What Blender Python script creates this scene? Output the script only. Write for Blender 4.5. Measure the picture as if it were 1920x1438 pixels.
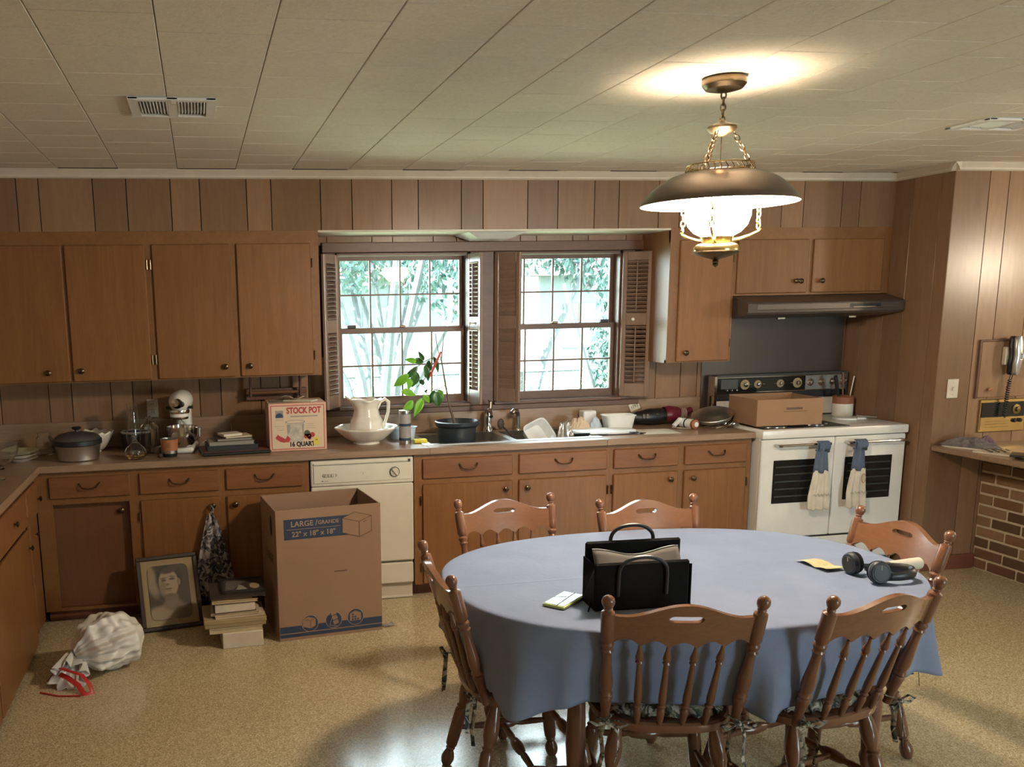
import bpy, bmesh, math, random
from mathutils import Vector, Matrix, Euler
for _o in list(bpy.data.objects): bpy.data.objects.remove(_o)
SC = bpy.context.scene
COL = SC.collection
R = random.Random(7)
PI = math.pi
# ---------------------------------------------------------------- camera
CAM = dict(f=1700.03, loc=(-0.5795, -5.6807, 1.7391), yaw=0.1758, pitch=-0.1848, roll=-0.0204, px=684.81, py=888.70)
def make_camera():
    c = CAM; cd = bpy.data.cameras.new('camera'); o = bpy.data.objects.new('camera', cd); COL.objects.link(o)
    cy, sy = math.cos(c['yaw']), math.sin(c['yaw']); cp, sp = math.cos(c['pitch']), math.sin(c['pitch'])
    f = Vector((sy*cp, cy*cp, sp)); r0 = Vector((cy, -sy, 0)); u0 = r0.cross(f)
    cr, sr = math.cos(c['roll']), math.sin(c['roll'])
    r = r0*cr + u0*sr; u = u0*cr - r0*sr
    m = Matrix((r, u, -f)).transposed().to_4x4(); m.translation = Vector(c['loc']); o.matrix_world = m
    cd.sensor_fit = 'HORIZONTAL'; cd.sensor_width = 36; cd.lens = c['f']/1920*36
    cd.shift_x = (960-c['px'])/1920; cd.shift_y = (c['py']-719)/1920
    cd.clip_start = .05; cd.clip_end = 200
    SC.camera = o
make_camera()
# ---------------------------------------------------------------- daylight and exposure
SKY = 15.0
w = bpy.data.worlds.new('world'); SC.world = w; w.use_nodes = True
bg = w.node_tree.nodes['Background']; bg.inputs[0].default_value = (.85, .92, 1.0, 1); bg.inputs[1].default_value = SKY
sl = bpy.data.lights.new('sun', 'SUN'); so = bpy.data.objects.new('sun', sl); COL.objects.link(so)
sl.energy = 40; sl.angle = .01; sl.color = (1, .95, .85)
so.rotation_euler = Vector((.75, .35, -.9)).to_track_quat('-Z', 'Y').to_euler()   # from the left, behind the house
for i, (x0, x1) in enumerate(((.265, 1.13), (1.285, 2.165))):                         # sampling portals only
    l = bpy.data.lights.new('window_portal', 'AREA'); o = bpy.data.objects.new('window_portal', l); COL.objects.link(o)
    l.shape = 'RECTANGLE'; l.size = x1-x0; l.size_y = .97; l.cycles.is_portal = True
    o.location = ((x0+x1)/2, .13, 1.57); o.rotation_euler = (-PI/2, 0, 0)
l = bpy.data.lights.new('rear_portal', 'AREA'); o = bpy.data.objects.new('rear_portal', l); COL.objects.link(o)
l.shape = 'RECTANGLE'; l.size = 1.7; l.size_y = 1.6; l.cycles.is_portal = True; o.location = (4.35, -9.19, 1.35); o.rotation_euler = (PI/2, 0, 0)
SC.view_settings.view_transform = 'Standard'; SC.view_settings.look = 'None'
SC.view_settings.exposure = 0.85; SC.view_settings.gamma = 1.0; SC.view_settings.use_curve_mapping = False
LAMP = 205.0
# ---------------------------------------------------------------- material helpers
MATS = {}
def lin(c):
    f = lambda v: v/12.92 if v <= .04045 else ((v+.055)/1.055)**2.4
    return tuple(f(v/255) for v in c)
class NT:
    def __init__(s, name):
        m = bpy.data.materials.new(name); m.use_nodes = True; s.m = m; s.t = m.node_tree
        s.b = s.t.nodes['Principled BSDF']; MATS[name] = m
    def n(s, typ, **kw):
        n = s.t.nodes.new(typ)
        for k, v in kw.items():
            if k in n.inputs.keys() if isinstance(k, str) else False: pass
            setattr(n, k, v)
        return n
    def l(s, a, b): s.t.links.new(a, b)
    def coords(s, scale=(1, 1, 1), rand=True, kind='Object'):
        tc = s.n('ShaderNodeTexCoord'); mp = s.n('ShaderNodeMapping'); mp.inputs['Scale'].default_value = scale
        s.l(tc.outputs[kind], mp.inputs['Vector'])
        if rand:
            oi = s.n('ShaderNodeObjectInfo'); mu = s.n('ShaderNodeMath', operation='MULTIPLY'); mu.inputs[1].default_value = 37.0
            s.l(oi.outputs['Random'], mu.inputs[0]); cb = s.n('ShaderNodeCombineXYZ')
            for i in range(3): s.l(mu.outputs[0], cb.inputs[i])
            s.l(cb.outputs[0], mp.inputs['Location'])
        return mp.outputs[0]
    def noise(s, vec, scale, detail=3, rough=.55, dist=0):
        n = s.n('ShaderNodeTexNoise'); n.inputs['Scale'].default_value = scale; n.inputs['Detail'].default_value = detail
        n.inputs['Roughness'].default_value = rough; n.inputs['Distortion'].default_value = dist; s.l(vec, n.inputs['Vector']); return n.outputs['Fac']
    def ramp(s, fac, stops, interp='LINEAR'):
        r = s.n('ShaderNodeValToRGB'); e = r.color_ramp.elements; r.color_ramp.interpolation = interp
        while len(e) < len(stops): e.new(.5)
        for i, (p, c) in enumerate(stops): e[i].position = p; e[i].color = (*c, 1) if len(c) == 3 else c
        s.l(fac, r.inputs[0]); return r.outputs[0]
    def mix(s, fac, a, b, blend='MIX'):
        n = s.n('ShaderNodeMix', data_type='RGBA', blend_type=blend)
        for sock, v in ((n.inputs[0], fac), (n.inputs[6], a), (n.inputs[7], b)):
            if hasattr(v, 'links'): s.l(v, sock)
            elif isinstance(v, (int, float)): sock.default_value = v
            else: sock.default_value = (*v, 1)
        return n.outputs[2]
    def bump(s, h, strength=.2, dist=.01):
        b = s.n('ShaderNodeBump'); b.inputs['Strength'].default_value = strength; b.inputs['Distance'].default_value = dist
        s.l(h, b.inputs['Height']); s.l(b.outputs[0], s.b.inputs['Normal'])
    def rnd(s, col, amt):
        oi = s.n('ShaderNodeObjectInfo'); mr = s.n('ShaderNodeMapRange'); mr.inputs['To Min'].default_value = 1-amt; mr.inputs['To Max'].default_value = 1+amt*.6
        s.l(oi.outputs['Random'], mr.inputs['Value']); h = s.n('ShaderNodeHueSaturation'); s.l(mr.outputs[0], h.inputs['Value'])
        if hasattr(col, 'links'): s.l(col, h.inputs['Color'])
        else: h.inputs['Color'].default_value = (*col, 1)
        return h.outputs[0]
    def set(s, col=None, rough=.5, metal=0, coat=0, spec=.5):
        if col is not None:
            if hasattr(col, 'links'): s.l(col, s.b.inputs['Base Color'])
            else: s.b.inputs['Base Color'].default_value = (*col, 1)
        s.b.inputs['Roughness'].default_value = rough; s.b.inputs['Metallic'].default_value = metal
        s.b.inputs['Coat Weight'].default_value = coat; s.b.inputs['Specular IOR Level'].default_value = spec; s.b.inputs['Coat Roughness'].default_value = .12
        return s.m
def plain(name, c, rough=.5, metal=0, var=.12, scale=14, coat=0, spec=.5, bump=0):
    t = NT(name); v = t.coords(); f = t.noise(v, scale, 4)
    a = tuple(x*(1-var) for x in c); b = tuple(min(1, x*(1+var)) for x in c)
    if bump: t.bump(t.noise(v, scale*8, 3), bump, .004)
    return t.set(t.ramp(f, ((.3, a), (.7, b))), rough, metal, coat, spec)
def wood(name, c1, c2, stretch=(9, 9, .7), rough=.42, rand=.12, coat=0, scale=2.2, bump=.04, spec=.4):
    t = NT(name); v = t.coords(stretch); f = t.noise(v, scale, 5, .6, 1.2); g = t.noise(v, scale*9, 3, .6, .3)
    col = t.mix(.35, t.ramp(f, ((.28, c1), (.72, c2))), t.ramp(g, ((.3, c1), (.7, c2))))
    col = t.rnd(col, rand) if rand else col
    t.bump(g, bump, .002)
    return t.set(col, rough, 0, coat, spec)
def speckle(name, cols, scale, rough, bump=0, coat=0):
    t = NT(name); v = t.coords(rand=False); vo = t.n('ShaderNodeTexVoronoi'); vo.inputs['Scale'].default_value = scale; t.l(v, vo.inputs['Vector'])
    sep = t.n('ShaderNodeSeparateColor'); t.l(vo.outputs['Color'], sep.inputs[0])
    n = len(cols); col = t.ramp(sep.outputs[0], [(i/n, c) for i, c in enumerate(cols)], 'CONSTANT')
    big = t.noise(v, .9, 4); col = t.mix(.3, col, t.ramp(big, ((.3, (.45, .45, .45)), (.75, (.62, .62, .62)))), 'OVERLAY')
    if bump: t.bump(t.noise(v, 28, 3, .6), bump, .004)
    return t.set(col, rough, 0, coat)
def print_cloth(name, base, cols, scale, rough=.9):
    t = NT(name); v = t.coords(rand=False); d = t.noise(v, scale*.6, 2)
    col = None
    n1 = t.noise(v, scale, 3, .5, 1.5); n2 = t.noise(v, scale*1.7, 2, .5, 2.5)
    c = t.ramp(n1, ((.40, base), (.46, cols[0]), (.56, cols[1]), (.62, base)), 'LINEAR')
    c = t.mix(t.ramp(n2, ((.52, (0, 0, 0)), (.60, (1, 1, 1)))), c, cols[2])
    return t.set(c, rough, 0, 0, .2)
def glass(name, c=(1, 1, 1), rough=0.0, alpha=None):
    t = NT(name); t.b.inputs['Transmission Weight'].default_value = 1; t.b.inputs['IOR'].default_value = 1.45
    return t.set(c, rough)
def thin_pane(name, tint=(.93, 1, .98)):
    t = NT(name); g = t.n('ShaderNodeBsdfGlossy'); g.inputs['Roughness'].default_value = .02; tr = t.n('ShaderNodeBsdfTransparent'); tr.inputs[0].default_value = (*tint, 1)
    fr = t.n('ShaderNodeFresnel'); fr.inputs[0].default_value = 1.45; mx = t.n('ShaderNodeMixShader')
    t.l(fr.outputs[0], mx.inputs[0]); t.l(tr.outputs[0], mx.inputs[1]); t.l(g.outputs[0], mx.inputs[2])
    t.l(mx.outputs[0], t.t.nodes['Material Output'].inputs[0]); return t.m
def emit(name, c, s):
    t = NT(name); t.b.inputs['Emission Color'].default_value = (*c, 1); t.b.inputs['Emission Strength'].default_value = s
    return t.set(c, .5)
# ---------------------------------------------------------------- materials
wood('cabinet_wood', (.165, .068, .021), (.245, .108, .034), rough=.38, rand=.10)
wood('cabinet_frame_wood', (.170, .073, .023), (.245, .112, .037), (3, 9, 3), rough=.4, rand=.06)
wood('drawer_wood', (.155, .056, .020), (.240, .102, .036), (.8, 9, 7), rough=.38, rand=.14)
wood('corner_door_wood', (.13, .055, .022), (.175, .075, .03), rough=.45, rand=.05)
wood('panel_wood', (.205, .115, .062), (.275, .160, .090), (4, 4, .5), rough=.26, rand=.26, scale=1.6)
wood('trim_wood', (.10, .050, .030), (.16, .082, .052), (1.2, 6, 6), rough=.4, rand=.08)
wood('shutter_wood', (.20, .125, .088), (.27, .175, .125), (6, 6, .8), rough=.32, rand=.10, coat=.3)
wood('chair_wood', (.145, .062, .032), (.205, .092, .048), (6, 6, 2.5), rough=.28, rand=.06, coat=.35)
wood('crest_wood', (.155, .068, .034), (.225, .104, .052), (2.5, 8, 8), rough=.26, rand=.06, coat=.4)
wood('laminate', (.215, .135, .085), (.34, .225, .145), (.8, 7, 9), rough=.32, rand=0, bump=.01)
wood('base_wood', (.17, .055, .03), (.23, .075, .04), (.8, 6, 6), rough=.45)
plain('groove', (.02, .009, .005), .8)
speckle('floor_vinyl', (lin((196, 178, 142)), lin((178, 160, 124)), lin((212, 196, 162)), lin((160, 142, 108)), lin((190, 172, 136))), 210, .17, .06)
def _ceil():
    t = NT('ceiling_tile'); v = t.coords((1, 1, 1)); a = t.noise(v, 60, 4, .7, .8); b = t.noise(v, 14, 3)
    col = t.mix(.3, t.ramp(a, ((.3, (.60, .565, .485)), (.65, (.75, .71, .615)))), t.ramp(b, ((.3, (.66, .62, .54)), (.7, (.72, .68, .59)))))
    t.bump(a, .35, .004); return t.set(t.rnd(col, .03), .75, 0, 0, .25)
_ceil()
plain('ceiling_core', (.16, .15, .12), .9)
plain('crown_cream', (.56, .50, .41), .45, var=.04)
plain('wall_plain', (.55, .47, .38), .7)
plain('white_enamel', (.72, .70, .66), .25, var=.03)
plain('cream_enamel', (.66, .62, .52), .3, var=.03)
plain('cream_plastic', (.55, .50, .40), .4, var=.03)
plain('white_plastic', (.74, .74, .72), .4, var=.03)
plain('frosted_plastic', (.70, .72, .72), .3, var=.05)
plain('black_glass', (.010, .011, .011), .12, var=.1)
plain('black_plastic', (.012, .012, .013), .4, var=.1)
plain('black_fabric', (.009, .0085, .0085), .9, var=.2, spec=.12)
plain('bag_lining', (.10, .085, .075), .8)
plain('dark_grey', (.05, .048, .046), .45)
plain('oven_slat', (.030, .034, .031), .4)
plain('smoke_metal', (.125, .105, .092), .38, .7, var=.08, scale=3)
plain('hood_enamel', (.085, .066, .057), .3, .3, var=.06)
plain('chrome', (.62, .60, .57), .14, 1, var=.03)
plain('steel', (.46, .45, .43), .3, 1, var=.06)
plain('aluminium', (.62, .59, .54), .38, 1, var=.06)
plain('panel_metal', (.34, .33, .30), .4, .9, var=.05)
plain('brass', (.30, .215, .10), .28, 1, var=.1)
plain('antique_brass', (.16, .115, .07), .32, 1, var=.15)
plain('bright_brass', (.62, .46, .20), .22, 1, var=.06)
plain('shade_metal', (.17, .135, .11), .32, .75, var=.06)
plain('shade_white', (.82, .80, .76), .4, var=.02)
plain('knob_bronze', (.10, .072, .045), .3, 1, var=.2)
plain('cardboard', (.285, .178, .115), .8, var=.05, scale=5)
plain('cardboard_edge', (.36, .25, .17), .85, var=.05)
plain('cardboard_orange', (.29, .165, .088), .75, var=.05)
plain('print_blue', (.022, .040, .085), .6, var=.04)
plain('print_black', (.012, .012, .012), .6)
plain('print_brown', (.10, .060, .038), .7)
plain('print_red', (.38, .035, .035), .55)
plain('print_yellow', (.62, .50, .06), .5)
plain('print_green', (.06, .09, .04), .5)
plain('print_grey', (.28, .25, .21), .6)
plain('print_steel', (.42, .38, .31), .5, var=.3, scale=30)
plain('box_cream', (.60, .47, .33), .5, var=.03)
plain('box_pink', (.62, .36, .26), .5, var=.03)
plain('paper', (.62, .56, .46), .7, var=.06)
plain('paper_cream', (.50, .41, .27), .75, var=.08)
plain('paper_tan', (.33, .25, .14), .8, var=.06)
plain('paper_grey', (.25, .235, .20), .75, var=.06)
plain('book_dark', (.035, .024, .018), .6, var=.15)
plain('book_black', (.012, .011, .011), .45)
plain('book_red', (.16, .05, .035), .6)
plain('china', (.74, .69, .60), .18, var=.03, coat=.4)
plain('china_green', (.42, .43, .26), .3)
plain('china_blue', (.10, .14, .30), .3)
plain('copper_print', (.34, .13, .05), .45, var=.06)
plain('terracotta', (.28, .10, .05), .6)
plain('pot_navy', (.018, .024, .034), .38, var=.08)
plain('soil', (.03, .02, .014), .95)
plain('leaf_bright', (.16, .42, .03), .4, var=.12)
plain('leaf_dark', (.035, .115, .03), .35, var=.15)
plain('stem_brown', (.12, .085, .055), .7)
plain('red_tie', (.55, .06, .05), .45)
plain('maroon', (.13, .012, .025), .35)
plain('sponge_yellow', (.68, .58, .06), .9, bump=.3)
plain('light_blue', (.34, .48, .66), .4)
plain('pale_blue', (.55, .66, .76), .4)
plain('can_grey', (.33, .31, .29), .4)
plain('lining_dark', (.03, .02, .02), .8)
plain('trash_white', (.62, .58, .52), .38, var=.05, spec=.5)
plain('trash_red', (.42, .02, .02), .35)
plain('mortar', (.56, .47, .34), .95, var=.08, scale=40, bump=.3)
plain('rubber', (.015, .015, .015), .6)
plain('navy_plastic', (.010, .013, .020), .5, var=.06)
plain('phone_case', (.46, .58, .20), .35)
plain('phone_screen', (.42, .60, .58), .2, var=.2, scale=30)
plain('bill_paper', (.55, .50, .28), .8, var=.22, scale=60)
plain('towel_blue', (.085, .115, .175), .95, bump=.5)
plain('towel_cream', (.58, .52, .43), .95, bump=.4)
plain('tray_cloth', (.16, .14, .14), .9, var=.35, scale=30)
plain('magenta_cloth', (.17, .10, .12), .9, var=.3, scale=30)
plain('coil_beige', (.45, .37, .28), .5)
plain('amber', (.20, .08, .015), .2)
plain('dirt_tape', (.30, .28, .26), .5)
plain('silver_plastic', (.50, .49, .48), .28, .8, var=.04)
glass('clear_glass', (.96, .97, .96))
glass('amber_glass', (.75, .38, .10))
thin_pane('window_pane')
t = NT('tablecloth_blue'); _v = t.coords((1, 1, 1), False); _s = t.n('ShaderNodeSeparateXYZ'); t.l(_v, _s.inputs[0]); _a = t.n('ShaderNodeMath', operation='ABSOLUTE'); t.l(_s.outputs[1], _a.inputs[0])
_r = t.n('ShaderNodeMapRange'); _r.inputs['From Max'].default_value = .010; _r.inputs['To Min'].default_value = 1; _r.inputs['To Max'].default_value = 0; t.l(_a.outputs[0], _r.inputs[0])
_m = t.n('ShaderNodeMath', operation='ADD'); t.l(_r.outputs[0], _m.inputs[0]); t.l(t.noise(_v, 45, 4, .7), _m.inputs[1]); t.bump(_m.outputs[0], .35, .004)
t.set(t.ramp(t.noise(_v, 5, 4), ((.3, (.185, .224, .335)), (.7, (.215, .258, .378)))), .8, 0, 0, .25)
print_cloth('cushion_floral', (.30, .27, .21), ((.02, .028, .045), (.12, .13, .08), (.50, .46, .38)), 13)
print_cloth('apron_floral', (.30, .28, .28), ((.02, .022, .03), (.10, .10, .11), (.42, .40, .40)), 9)
def _brick():
    t = NT('brick'); v = t.coords(); a = t.noise(v, 22, 5, .65); oi = t.n('ShaderNodeObjectInfo')
    base = t.ramp(oi.outputs['Random'], ((0, (.14, .09, .055)), (.25, (.26, .15, .085)), (.55, (.34, .235, .14)), (.8, (.13, .075, .048)), (1, (.32, .18, .11))))
    col = t.mix(.45, base, t.ramp(a, ((.3, (.08, .05, .03)), (.7, (.30, .21, .13)))), 'SOFT_LIGHT'); t.bump(a, .5, .006)
    return t.set(col, .9, 0, 0, .2)
_brick()
# outdoors
plain('lawn', (.23, .265, .16), .95, var=.25, scale=3)
plain('bark', (.044, .054, .055), .9, var=.2)
plain('foliage_teal', (.030, .072, .064), .6, var=.3, scale=6)
plain('foliage_green', (.040, .085, .060), .6, var=.3, scale=6)
plain('blossom_pink', (.55, .10, .20), .7)
plain('siding_white', (.056, .074, .078), .7)
plain('fence_metal', (.045, .058, .06), .5)
plain('roof_grey', (.055, .062, .065), .9)
plain('concrete', (.10, .10, .095), .9)
plain('house_pane', (.04, .056, .06), .2)
emit('lamp_globe', (1.0, .84, .65), LAMP)
emit('floor_lamp_globe', (1.0, .84, .63), 105.0)
# ---------------------------------------------------------------- mesh helpers
def rotz(a): return Matrix.Rotation(a, 4, 'Z')
def frame_to(p0, p1):
    """matrix taking +Z at the origin to the segment p0 -> p1 (no scaling)"""
    d = Vector(p1)-Vector(p0); q = d.to_track_quat('Z', 'Y'); return Matrix.Translation(p0) @ q.to_matrix().to_4x4()
class MB:
    def __init__(s, m=None): s.v = []; s.f = []; s.m = m or Matrix()
    def add(s, vs, fs, m=None):
        k = len(s.v); mm = s.m @ m if m is not None else s.m
        s.v += [mm @ Vector(v) for v in vs]; s.f += [tuple(i+k for i in f) for f in fs]; return s
    def bm(s, b, m=None):
        b.verts.ensure_lookup_table(); b.verts.index_update()
        s.add([v.co.copy() for v in b.verts], [[v.index for v in f.verts] for f in b.faces], m); b.free(); return s
    def box(s, x0, x1, y0, y1, z0, z1, bev=0, m=None, seg=1):
        if x0 > x1: x0, x1 = x1, x0
        if y0 > y1: y0, y1 = y1, y0
        if z0 > z1: z0, z1 = z1, z0
        if not bev:
            return s.add([(x, y, z) for z in (z0, z1) for y in (y0, y1) for x in (x0, x1)],
                         [(0, 2, 3, 1), (4, 5, 7, 6), (0, 1, 5, 4), (2, 6, 7, 3), (0, 4, 6, 2), (1, 3, 7, 5)], m)
        b = bmesh.new(); bmesh.ops.create_cube(b, size=1)
        for v in b.verts: v.co = Vector((x0+(v.co.x+.5)*(x1-x0), y0+(v.co.y+.5)*(y1-y0), z0+(v.co.z+.5)*(z1-z0)))
        bev = min(bev, .45*min(x1-x0, y1-y0, z1-z0))
        bmesh.ops.bevel(b, geom=list(b.edges), offset=bev, segments=seg, affect='EDGES', profile=.5)
        return s.bm(b, m)
    def lathe(s, prof, n=20, m=None, cap=True, sx=1, sy=1):
        vs = []; fs = []; k = len(prof)
        for i in range(n):
            a = 2*PI*i/n; c, t = math.cos(a)*sx, math.sin(a)*sy
            vs += [(r*c, r*t, z) for r, z in prof]
        for i in range(n):
            j = (i+1) % n
            for q in range(k-1): fs.append((i*k+q, j*k+q, j*k+q+1, i*k+q+1))
        if cap:
            if prof[0][0] > 1e-5: fs.append(tuple(i*k for i in range(n))[::-1])
            if prof[-1][0] > 1e-5: fs.append(tuple(i*k+k-1 for i in range(n)))
        return s.add(vs, fs, m)
    def turn(s, p0, p1, prof, n=14):
        """lathe with profile z in 0..1 stretched along a segment"""
        L = (Vector(p1)-Vector(p0)).length; return s.lathe([(r, z*L) for r, z in prof], n, frame_to(p0, p1))
    def tube(s, pts, r, n=8, closed=False, cap=True, m=None, flat=1.0):
        pts = [Vector(p) for p in pts]; k = len(pts); vs = []; fs = []; up = None
        for i, p in enumerate(pts):
            a = pts[(i-1) % k] if (closed or i > 0) else p; b = pts[(i+1) % k] if (closed or i < k-1) else p
            t = (b-a).normalized()
            if up is None:
                up = Vector((0, 0, 1)) if abs(t.z) < .9 else Vector((0, 1, 0))
            x = up.cross(t).normalized(); up = t.cross(x).normalized()
            rr = r[i] if isinstance(r, (list, tuple)) else r
            for j in range(n):
                an = 2*PI*j/n; vs.append(p + x*math.cos(an)*rr + up*math.sin(an)*rr*flat)
        for i in range(k if closed else k-1):
            q = (i+1) % k
            for j in range(n): h = (j+1) % n; fs.append((i*n+j, i*n+h, q*n+h, q*n+j))
        if cap and not closed: fs.append(tuple(range(n))[::-1]); fs.append(tuple((k-1)*n+j for j in range(n)))
        return s.add(vs, fs, m)
    def prism(s, poly, z0, z1, m=None):
        n = len(poly); vs = [(x, y, z0) for x, y in poly]+[(x, y, z1) for x, y in poly]
        fs = [tuple(range(n))[::-1], tuple(range(n, 2*n))]+[(i, (i+1) % n, n+(i+1) % n, n+i) for i in range(n)]
        return s.add(vs, fs, m)
    def grid(s, fn, nu, nv, cu=False, m=None):
        vs = [fn(u/(nu if cu else nu-1), v/(nv-1)) for v in range(nv) for u in range(nu)]; fs = []
        for v in range(nv-1):
            for u in range(nu if cu else nu-1): w = (u+1) % nu; fs.append((v*nu+u, v*nu+w, (v+1)*nu+w, (v+1)*nu+u))
        return s.add(vs, fs, m)
    def ball(s, c, r, n=12, sq=(1, 1, 1)):
        k = max(6, n//2); return s.lathe([(max(1e-6, r*math.sin(PI*i/k)), -r*math.cos(PI*i/k)) for i in range(k+1)], n, Matrix.Translation(c) @ Matrix.Diagonal((*sq, 1)))
    def build(s, name, mat, parent=None, world=False, loc=None, angle=.6, flat=False, thick=0, label=None, subd=0):
        off = Vector((0, 0, 0))
        if parent is not None and world: off = parent.location.copy() if parent.parent is None else parent.parent.location+parent.location
        if parent is None:
            if loc is None:
                xs = [v.x for v in s.v]; ys = [v.y for v in s.v]; off = Vector(((min(xs)+max(xs))/2, (min(ys)+max(ys))/2, min(v.z for v in s.v)))
            else: off = Vector(loc)
        me = bpy.data.meshes.new(name); me.from_pydata([v-off for v in s.v], [], s.f)
        me.update(); bmx = bmesh.new(); bmx.from_mesh(me); bmesh.ops.recalc_face_normals(bmx, faces=bmx.faces); bmx.to_mesh(me); bmx.free()
        if not flat: me.shade_smooth(); me.set_sharp_from_angle(angle=angle)
        me.materials.append(MATS[mat]); o = bpy.data.objects.new(name, me); COL.objects.link(o)
        if parent is None: o.location = off
        else: o.parent = parent
        if thick: md = o.modifiers.new('thickness', 'SOLIDIFY'); md.thickness = thick; md.offset = 0
        if subd: md = o.modifiers.new('smooth', 'SUBSURF'); md.levels = md.render_levels = subd
        if label: o['label'] = label
        return o
def tag(o, label, cat, group=None):
    o['label'] = label; o['category'] = cat
    if group: o['group'] = group
    return o
def struct(o): o['kind'] = 'structure'; return o
def thing(name, label, cat, loc=(0, 0, 0), rz=0, group=None):
    o = bpy.data.objects.new(name, None); COL.objects.link(o); o.empty_display_size = .05
    o.matrix_basis = Matrix.Translation(loc) @ rotz(rz); tag(o, label, cat, group); return o
def sempty(name, loc=(0, 0, 0)):
    o = bpy.data.objects.new(name, None); COL.objects.link(o); o.location = loc; o.matrix_basis = Matrix.Translation(loc); return struct(o)
def inst(o, parent, m, name=None):
    c = o.copy(); COL.objects.link(c); c.parent = parent; c.matrix_basis = m; return c
def B(*a, **k): return MB().box(*a, **k)
def text(body, size, mat, parent, m, name='lettering', align='CENTER', sx=1.0, weight=0):
    cu = bpy.data.curves.new(name, 'FONT'); cu.body = body; cu.size = size; cu.align_x = align; cu.align_y = 'CENTER'; cu.extrude = .0004; cu.offset = weight; cu.resolution_u = 3
    tmp = bpy.data.objects.new('tmp', cu); COL.objects.link(tmp)
    me = bpy.data.meshes.new_from_object(tmp.evaluated_get(bpy.context.evaluated_depsgraph_get())); bpy.data.objects.remove(tmp)
    me.materials.clear(); me.materials.append(MATS[mat]); me.transform(m @ Matrix.Diagonal((sx, 1, 1, 1)))
    o = bpy.data.objects.new(name, me); COL.objects.link(o); o.parent = parent; return o
def front_m(x, y, z, rz=0):     # text/print plane facing -Y
    return Matrix.Translation((x, y, z)) @ rotz(rz) @ Matrix.Rotation(PI/2, 4, 'X')
def superel(a, b, n, k=64):
    out = []
    for i in range(k):
        t = 2*PI*i/k; c, s = math.cos(t), math.sin(t)
        out.append((a*math.copysign(abs(c)**(2/n), c), b*math.copysign(abs(s)**(2/n), s)))
    return out
# ================================================================ THE ROOM
CEIL, CT = 2.487, .914
UY, XR, JY, BX = -.369, 3.852, -.834, 4.229
SOF = 2.162
struct(B(-2.3, 6.7, -9.2, .12, -.1, 0).build('floor', 'floor_vinyl', loc=(0, 0, 0)))
# ceiling with its tiles
ceil = struct(B(-2.3, 6.7, -9.2, 1.0, CEIL+.012, CEIL+.15).build('ceiling', 'ceiling_core', loc=(0, 0, CEIL)))
TW = .3151; TX0 = -.9664
tile0 = None
for k in range(-4, 19):
    for j in range(0, 16):
        yc = -2.323+ (.1575 if k % 2 == 0 else 0) + TW*(6-j) - TW/2
        xc = TX0+TW*(k+.5)
        y1 = yc+TW/2; y0 = yc-TW/2
        if y0 > UY-.005 or y1 < -4.1 or xc > 6.5: continue
        y1c = min(y1, UY+.0)
        if tile0 is None or y1c < y1:
            o = B(-TW/2+.0012, TW/2-.0012, y0-yc+.0024, y1c-yc-.0024, 0, .012, bev=.002).build('ceiling_tile', 'ceiling_tile', ceil, flat=True)
            if y1c >= y1: tile0 = o
            o.location = (xc, yc, 0)
        else: inst(tile0, ceil, Matrix.Translation((xc, yc, 0)))
B(-2.3, 6.7, -9.2, -4.1, .0, .012).build('ceiling_board', 'ceiling_tile', ceil)
# ---- back wall: core with two window openings, boards in front
W = ((.265, 1.13), (1.285, 2.165)); WZ0, WZ1 = 1.085, 2.05
m = MB(); m.box(-2.3, W[0][0], .012, .14, 0, 2.6); m.box(W[1][1], 6.7, .012, .14, 0, 2.6); m.box(W[0][1], W[1][0], .012, .14, 0, 2.6)
m.box(W[0][0], W[1][1], .012, .14, 0, WZ0); m.box(W[0][0], W[1][1], .012, .14, WZ1, 2.6)
wb = struct(m.build('wall_back', 'groove', loc=(0, 0, 0)))
def boards(parent, edges, z0, z1, place, thick=.012, gap=.0045, mat='panel_wood'):
    for a, b in zip(edges[:-1], edges[1:]):
        mb = MB().box(a+gap/2, b-gap/2, -thick, 0, z0, z1, bev=.0008)
        mb.v = [place(v) for v in mb.v]; mb.build('board', mat, parent, flat=True)
def span(pts, lo, hi):
    q = [lo]+[p for p in pts if lo+.01 < p < hi-.01]+[hi]; return q
bwe = [-2.1, -1.762, -1.486, -1.354, -1.126, -.997, -.884, -.596, -.466, -.22, -.10, .08, .218, .501, .632, .892, 1.044, 1.25, 1.465, 1.573, 1.818, 1.924, 2.186, 2.43, 2.611, 2.733, 2.93, 3.05, 3.32, 3.52, 3.70, 3.852]
idn = lambda v: v
flip = lambda v: Vector((v.x, v.y+.012, v.z))
boards(wb, span(bwe, -2.1, .19), 1.0, 1.42, flip)
boards(wb, span(bwe, .12, 2.40), 2.10, 2.20, flip)
boards(wb, span(bwe, 2.24, 3.852), 1.0, 1.80, flip)
# ---- soffit over the cabinets
se = [-2.1, -1.85, -1.72, -1.507, -1.392, -1.110, -.933, -.696, -.537, -.279, -.142, .138, .319, .552, .709, .968, 1.100, 1.375, 1.564, 1.796, 1.953, 2.212, 2.35, 2.62, 2.76, 3.041, 3.192, 3.460, 3.589, 3.852]
sof = struct(B(-2.1, XR+.03, UY+.012, .012, SOF, 2.5).build('wall_soffit', 'groove', loc=(0, 0, 0)))
boards(sof, se, SOF, 2.47, lambda v: Vector((v.x, UY+.012+v.y, v.z)))
B(.118, 2.30, UY+.0, .0, SOF-.012, SOF-.0005).build('underside', 'crown_cream', sof)
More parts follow.
